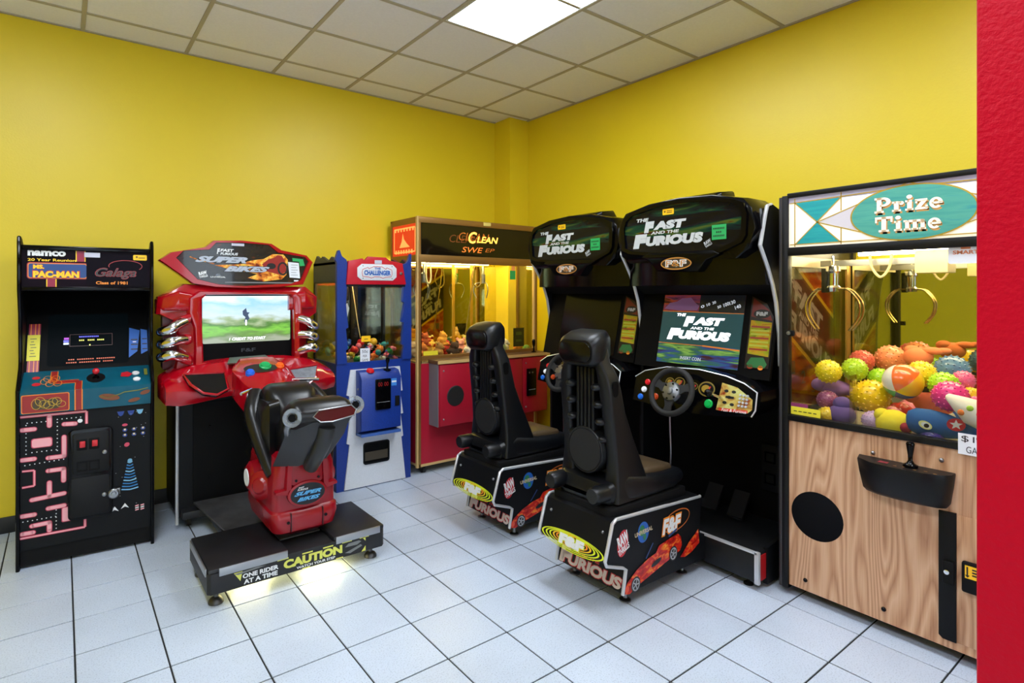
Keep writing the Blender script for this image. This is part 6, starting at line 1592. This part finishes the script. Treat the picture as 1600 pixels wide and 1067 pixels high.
    obj('joystick', lathe([(0.026, 0.0), (0.026, 0.012), (0.014, 0.018), (0.008, 0.03), (0.009, 0.05), (0.0145, 0.09), (0.0155, 0.098), (0.012, 0.104), (0, 0.106)], (0.02, -0.05, 0.757), Z3, 18), m_blackgloss, tr)
    a = Art((0, 0, 0.758), X3, Y3, 0.001)
    a.rect(-0.09, -0.075, -0.055, -0.045, M('faded_red', (120, 30, 44), 0.5))
    for q in range(5): a.rect(-0.03 + q * 0.028 * (1 if q < 2 else 1.2), -0.085 + 0.012 * (q % 2), -0.018 + q * 0.028 * (1 if q < 2 else 1.2), -0.081 + 0.012 * (q % 2), M('gold_ink', (190, 130, 60), 0.3))
    a.build('tray_print', tr)
    for x, z in ((-0.13, 0.775), (0.11, 0.80)):
        obj('screw', ell((x, -0.001, z), 0.009, 8, 6), m_steel, lf)
    for x, z in ((-0.41, 0.10), (-0.09, 0.105)):
        obj('bolt', ell((x, -0.001, z), 0.010, 8, 6), m_blackgloss, lf)
    obj('speaker_hole', lathe([(0.0, 0.002), (0.110, 0.002), (0.114, 0.0)], (-0.36, 0.0, 0.42), (0, -1, 0), 40), M('speaker_felt', (12, 13, 17), 0.8, spec=0.1), lf)
    # coin door
    dr = obj('coin_door', box(0.158, 0.485, -0.004, 0.0, 0.085, 0.595, 0.0015), oak, t)
    hg = obj('hinge_strip', prism([(0.102, 0.095), (0.102, 0.597), (0.158, 0.60), (0.158, 0.083), (0.115, 0.083)], 'y', -0.010, 0.0, 0.002), m_black, t)
    obj('lock_plate', box(0.118, 0.154, -0.022, -0.009, 0.315, 0.405, 0.004), m_blackmat, hg)
    obj('lock', lathe([(0.009, 0), (0.009, 0.006), (0, 0.008)], (0.132, -0.022, 0.362), (0, -1, 0), 14), m_chrome, hg)
    bs = obj('bill_slot', box(0.178, 0.30, -0.03, -0.004, 0.305, 0.425, 0.008), m_blackmat, dr)
    a = Art((0, -0.03, 0), X3, Z3, 0.001)
    a.rect(0.19, 0.365, 0.29, 0.415, m_ylwsticker).up().rect(0.195, 0.375, 0.200, 0.41, m_blackink).poly([(0.190, 0.378), (0.205, 0.378), (0.1975, 0.368)], m_blackink)
    for q in range(3): a.rect(0.212, 0.378 + q * 0.011, 0.285, 0.384 + q * 0.011, m_blackink)
    a.build('bill_label', bs)
    return t
build_prize()
# --------- balls and soft toys in it
def ball_mat(name, c):
    return M('ball_' + name, c, 0.28, coat=0.35)
def dotted_ball(r, nb, spike):
    bm = NB(); aell(bm, (0, 0, 0), r, 24, 16)
    g = PI * (3 - math.sqrt(5))
    for i in range(nb):
        z = 1 - 2 * (i + 0.5) / nb; q = math.sqrt(1 - z * z)
        d = Vector((q * math.cos(g * i), q * math.sin(g * i), z))
        alathe(bm, [(r * 0.075, r * 0.98), (r * 0.045, r * (1 + spike * 0.7)), (0, r * (1 + spike))], (0, 0, 0), d, 6)
    return bm
BALLS = [('yellow', (240, 214, 30), (3.04, 1.217, 1.093), 0.056, 'yellow spiky ball high beside the left glass'),
 ('lime', (170, 214, 40), (3.16, 1.147, 1.1), 0.056, 'lime ball just right of the high yellow ball'),
 ('mauve', (150, 70, 120), (3.036, 1.219, 0.952), 0.047, 'dusky pink spiky ball low behind the left glass'),
 ('yellow', (226, 190, 30), (2.97, 1.197, 0.891), 0.039, 'small yellow ball at the bottom left of the glass'),
 ('gold', (244, 200, 24), (3.107, 1.058, 0.986), 0.077, 'big golden yellow spiky ball in front'),
 ('lime', (160, 220, 40), (3.244, 1.069, 1.057), 0.05, 'lime ball half hidden behind the beach ball'),
 ('salmon', (244, 150, 100), (3.436, 1.083, 1.138), 0.07, 'salmon orange ball at the back of the heap'),
 ('rose', (226, 90, 80), (3.289, 1.161, 1.131), 0.055, 'rose red ball at the back left of the heap'),
 ('yellow', (244, 216, 40), (3.225, 0.897, 1.103), 0.058, 'yellow spiky ball behind the beach ball'),
 ('blue', (84, 130, 176), (3.347, 0.814, 1.118), 0.068, 'blue spiky ball at the back right of the heap'),
 ('lime', (190, 220, 50), (3.16, 0.798, 1.069), 0.057, 'lime spiky ball above the magenta ball'),
 ('pink', (236, 90, 160), (3.251, 0.752, 1.087), 0.043, 'pink spiky ball at the right beside the blue ball'),
 ('magenta', (226, 40, 140), (3.025, 0.742, 1.042), 0.063, 'magenta spiky ball at the right of the heap'),
 ('violet', (80, 60, 150), (2.965, 0.79, 0.863), 0.042, 'violet spiky ball at the bottom below the blue plush'),
 ('yellow', (244, 200, 40), (3.2, 0.715, 1.035), 0.032, 'yellow ball at the far right behind the magenta ball'),
 ('pink', (230, 70, 150), (3.1, 0.676, 1.016), 0.028, 'small pink ball at the far right of the heap'),
 ('lilac', (190, 160, 210), (3.007, 1.018, 0.892), 0.044, 'pale lilac ball low at the front glass')]
for nm, c, p, r, lb in BALLS:
    o = obj('spiky_ball', dotted_ball(r, 110, 0.075), ball_mat(nm + '_%d' % c[1], c), None, p, (rt.random() * 3, rt.random() * 3, 0), 60)
    tag(o, lb + ' in the wooden claw machine', 'ball', 'balls in the wooden claw machine')
# hidden lower layer that carries the heap
k = 0
for x in (3.22, 3.36, 3.50):
    for y in (0.55, 0.70, 0.86, 1.02):
        k += 1
        cn, c = TOYC[(k * 3) % 8]
        o = obj('ball', small_toy_mesh(0, cn, c), None, None, (x, y, 0.812 + 0.062), (0, 0, 0)); o.scale = (0.062, 0.062, 0.062)
        tag(o, 'plain %s ball under the heap, %s in the %s row, wooden claw machine' % (cn, ('fourth', 'third', 'second', 'first')[(k - 1) % 4], ('front', 'middle', 'back')[(k - 1) // 4]), 'ball', 'balls in the wooden claw machine')
# beach ball with coloured gores
bb = NB(); aell(bb, (0, 0, 0), 0.079, 30, 18)
bmats = [M('beach_yellow', (248, 200, 40), 0.22, coat=0.5), M('beach_blue', (50, 80, 150), 0.22, coat=0.5), M('beach_teal', (60, 170, 120), 0.22, coat=0.5), M('beach_white', (236, 232, 226), 0.22, coat=0.5), M('beach_orange', (240, 110, 50), 0.22, coat=0.5)]
for f in bb.faces:
    c = f.calc_center_median(); f.material_index = int(((math.atan2(c.y, c.x) + PI) / (2 * PI)) * 5 - 1e-6) % 5
o = obj('beach_ball', bb, bmats, None, (3.08, 0.925, 1.076), (1.0, 0.5, 1.2), 60)
tag(o, 'beach ball with orange, yellow, blue and white panels in the wooden claw machine', 'ball')
def soft(name, parts, mat, loc, rot, label, extra=()):
    t = thing(name, label, 'soft toy', loc, rot, 'soft toys in the wooden claw machine')
    bm = NB()
    for c, r in parts: aell(bm, c, r, 16, 10)
    obj('body', bm, mat, t, smooth=70)
    for nm, b, m in extra: obj(nm, b, m, t, smooth=60)
    return t
pl = lambda n, c: M('plush_' + n, c, 0.85, bump=0.5, bscale=60)
soft('plush_toy', [((0, 0, 0), (0.075, 0.06, 0.04)), ((0.06, 0.01, 0.012), (0.045, 0.045, 0.034)), ((-0.07, 0, -0.01), (0.03, 0.025, 0.022))], pl('purple', (140, 100, 170)), (3.14, 1.225, 1.0), 1.7, 'purple plush lying in the heap at the left of the wooden claw machine')
soft('plush_toy', [((0, 0, 0), (0.06, 0.05, 0.05)), ((0.0, -0.01, 0.05), (0.04, 0.04, 0.035)), ((0.05, 0, -0.02), (0.03, 0.03, 0.03))], pl('deep_purple', (96, 70, 140)), (2.99, 1.14, 0.90), 1.5, 'dark purple plush low behind the left glass of the wooden claw machine')
soft('plush_toy', [((0, 0, 0), (0.062, 0.05, 0.045)), ((0.06, 0, 0.035), (0.05, 0.026, 0.018)), ((-0.03, 0.02, 0.03), (0.035, 0.03, 0.025)), ((0.10, 0, 0.04), (0.03, 0.018, 0.014))], pl('orange', (244, 136, 90)), (3.37, 0.95, 1.165), -1.57, 'orange plush stretched along the top of the heap in the wooden claw machine')
soft('plush_toy', [((0, 0, 0), (0.07, 0.05, 0.065)), ((0.045, 0, 0.035), (0.03, 0.03, 0.03))], pl('yellow', (232, 214, 40)), (2.985, 0.93, 0.895), 1.57, 'yellow plush with a red patch pressed on the front glass of the wooden claw machine',
     [('nose', ell((-0.055, 0.035, 0.0), (0.022, 0.02, 0.022), 12, 8), pl('crimson', (150, 20, 40)))])
soft('plush_toy', [((0, 0, 0), (0.05, 0.035, 0.045)), ((-0.045, 0, 0.02), (0.04, 0.03, 0.03)), ((0.05, 0, -0.02), (0.05, 0.03, 0.03))], pl('coral', (240, 120, 100)), (3.2, 0.872, 0.978), -1.3, 'coral plush wedged between the beach ball and the blue plush')
# blue whale-like cushion with a star badge
tw = thing('plush_toy', 'long blue plush with a star badge and a white eye in the wooden claw machine', 'soft toy', (2.985, 0.775, 0.926), -PI / 2 + 0.35, 'soft toys in the wooden claw machine')
bm = loft([[(x, math.cos(2 * PI * q / 14) * ry, zc + math.sin(2 * PI * q / 14) * rz) for q in range(14)] for x, ry, rz, zc in ((-0.105, 0.012, 0.018, 0.005), (-0.098, 0.03, 0.04, 0.004), (-0.07, 0.045, 0.055, 0.004), (-0.02, 0.05, 0.058, 0.0), (0.04, 0.046, 0.05, -0.006), (0.09, 0.034, 0.036, -0.014), (0.135, 0.016, 0.02, -0.024), (0.165, 0.006, 0.01, -0.03))])
obj('body', bm, pl('blue', (24, 84, 150)), tw, smooth=60)
a = Art((0.055, -0.044, 0.012), X3, Z3, 0.003)
a.oval(0, 0, 0.03, 0.026, m_redink).up().poly([(0.022 * (1 if q % 2 == 0 else 0.42) * math.cos(PI / 2 + q * PI / 5), 0.021 * (1 if q % 2 == 0 else 0.42) * math.sin(PI / 2 + q * PI / 5)) for q in range(10)], m_whiteink)
a.build('star_badge', tw)
a = Art((-0.045, -0.053, 0.0), X3, Z3, 0.003)
a.oval(0, 0, 0.024, 0.016, M('eye_yellow', (226, 226, 140), 0.5), rot=-0.5).up().oval(0.002, -0.001, 0.017, 0.011, m_whiteink, rot=-0.5).up().oval(0.004, -0.002, 0.009, 0.009, m_blackink)
a.build('eye', tw)
tc_ = thing('plush_toy', 'white cone-shaped plush with coloured dots at the right of the wooden claw machine', 'soft toy', (2.955, 0.65, 1.0), -PI / 2, 'soft toys in the wooden claw machine')
obj('body', lathe([(0, -0.05), (0.05, -0.045), (0.055, 0.0), (0.035, 0.05), (0.012, 0.10), (0, 0.105)], (0, 0, 0), (-0.7, -0.2, 0.5), 20), pl('white', (232, 226, 216)), tc_, smooth=60)
for q, c in enumerate(((226, 120, 60), (160, 200, 70), (226, 80, 120))):
    obj('dot', ell((-0.03 + 0.028 * q, -0.046, 0.0 + 0.02 * (q % 2)), (0.012, 0.008, 0.012), 10, 6), pl('dot%d' % q, c), tc_)
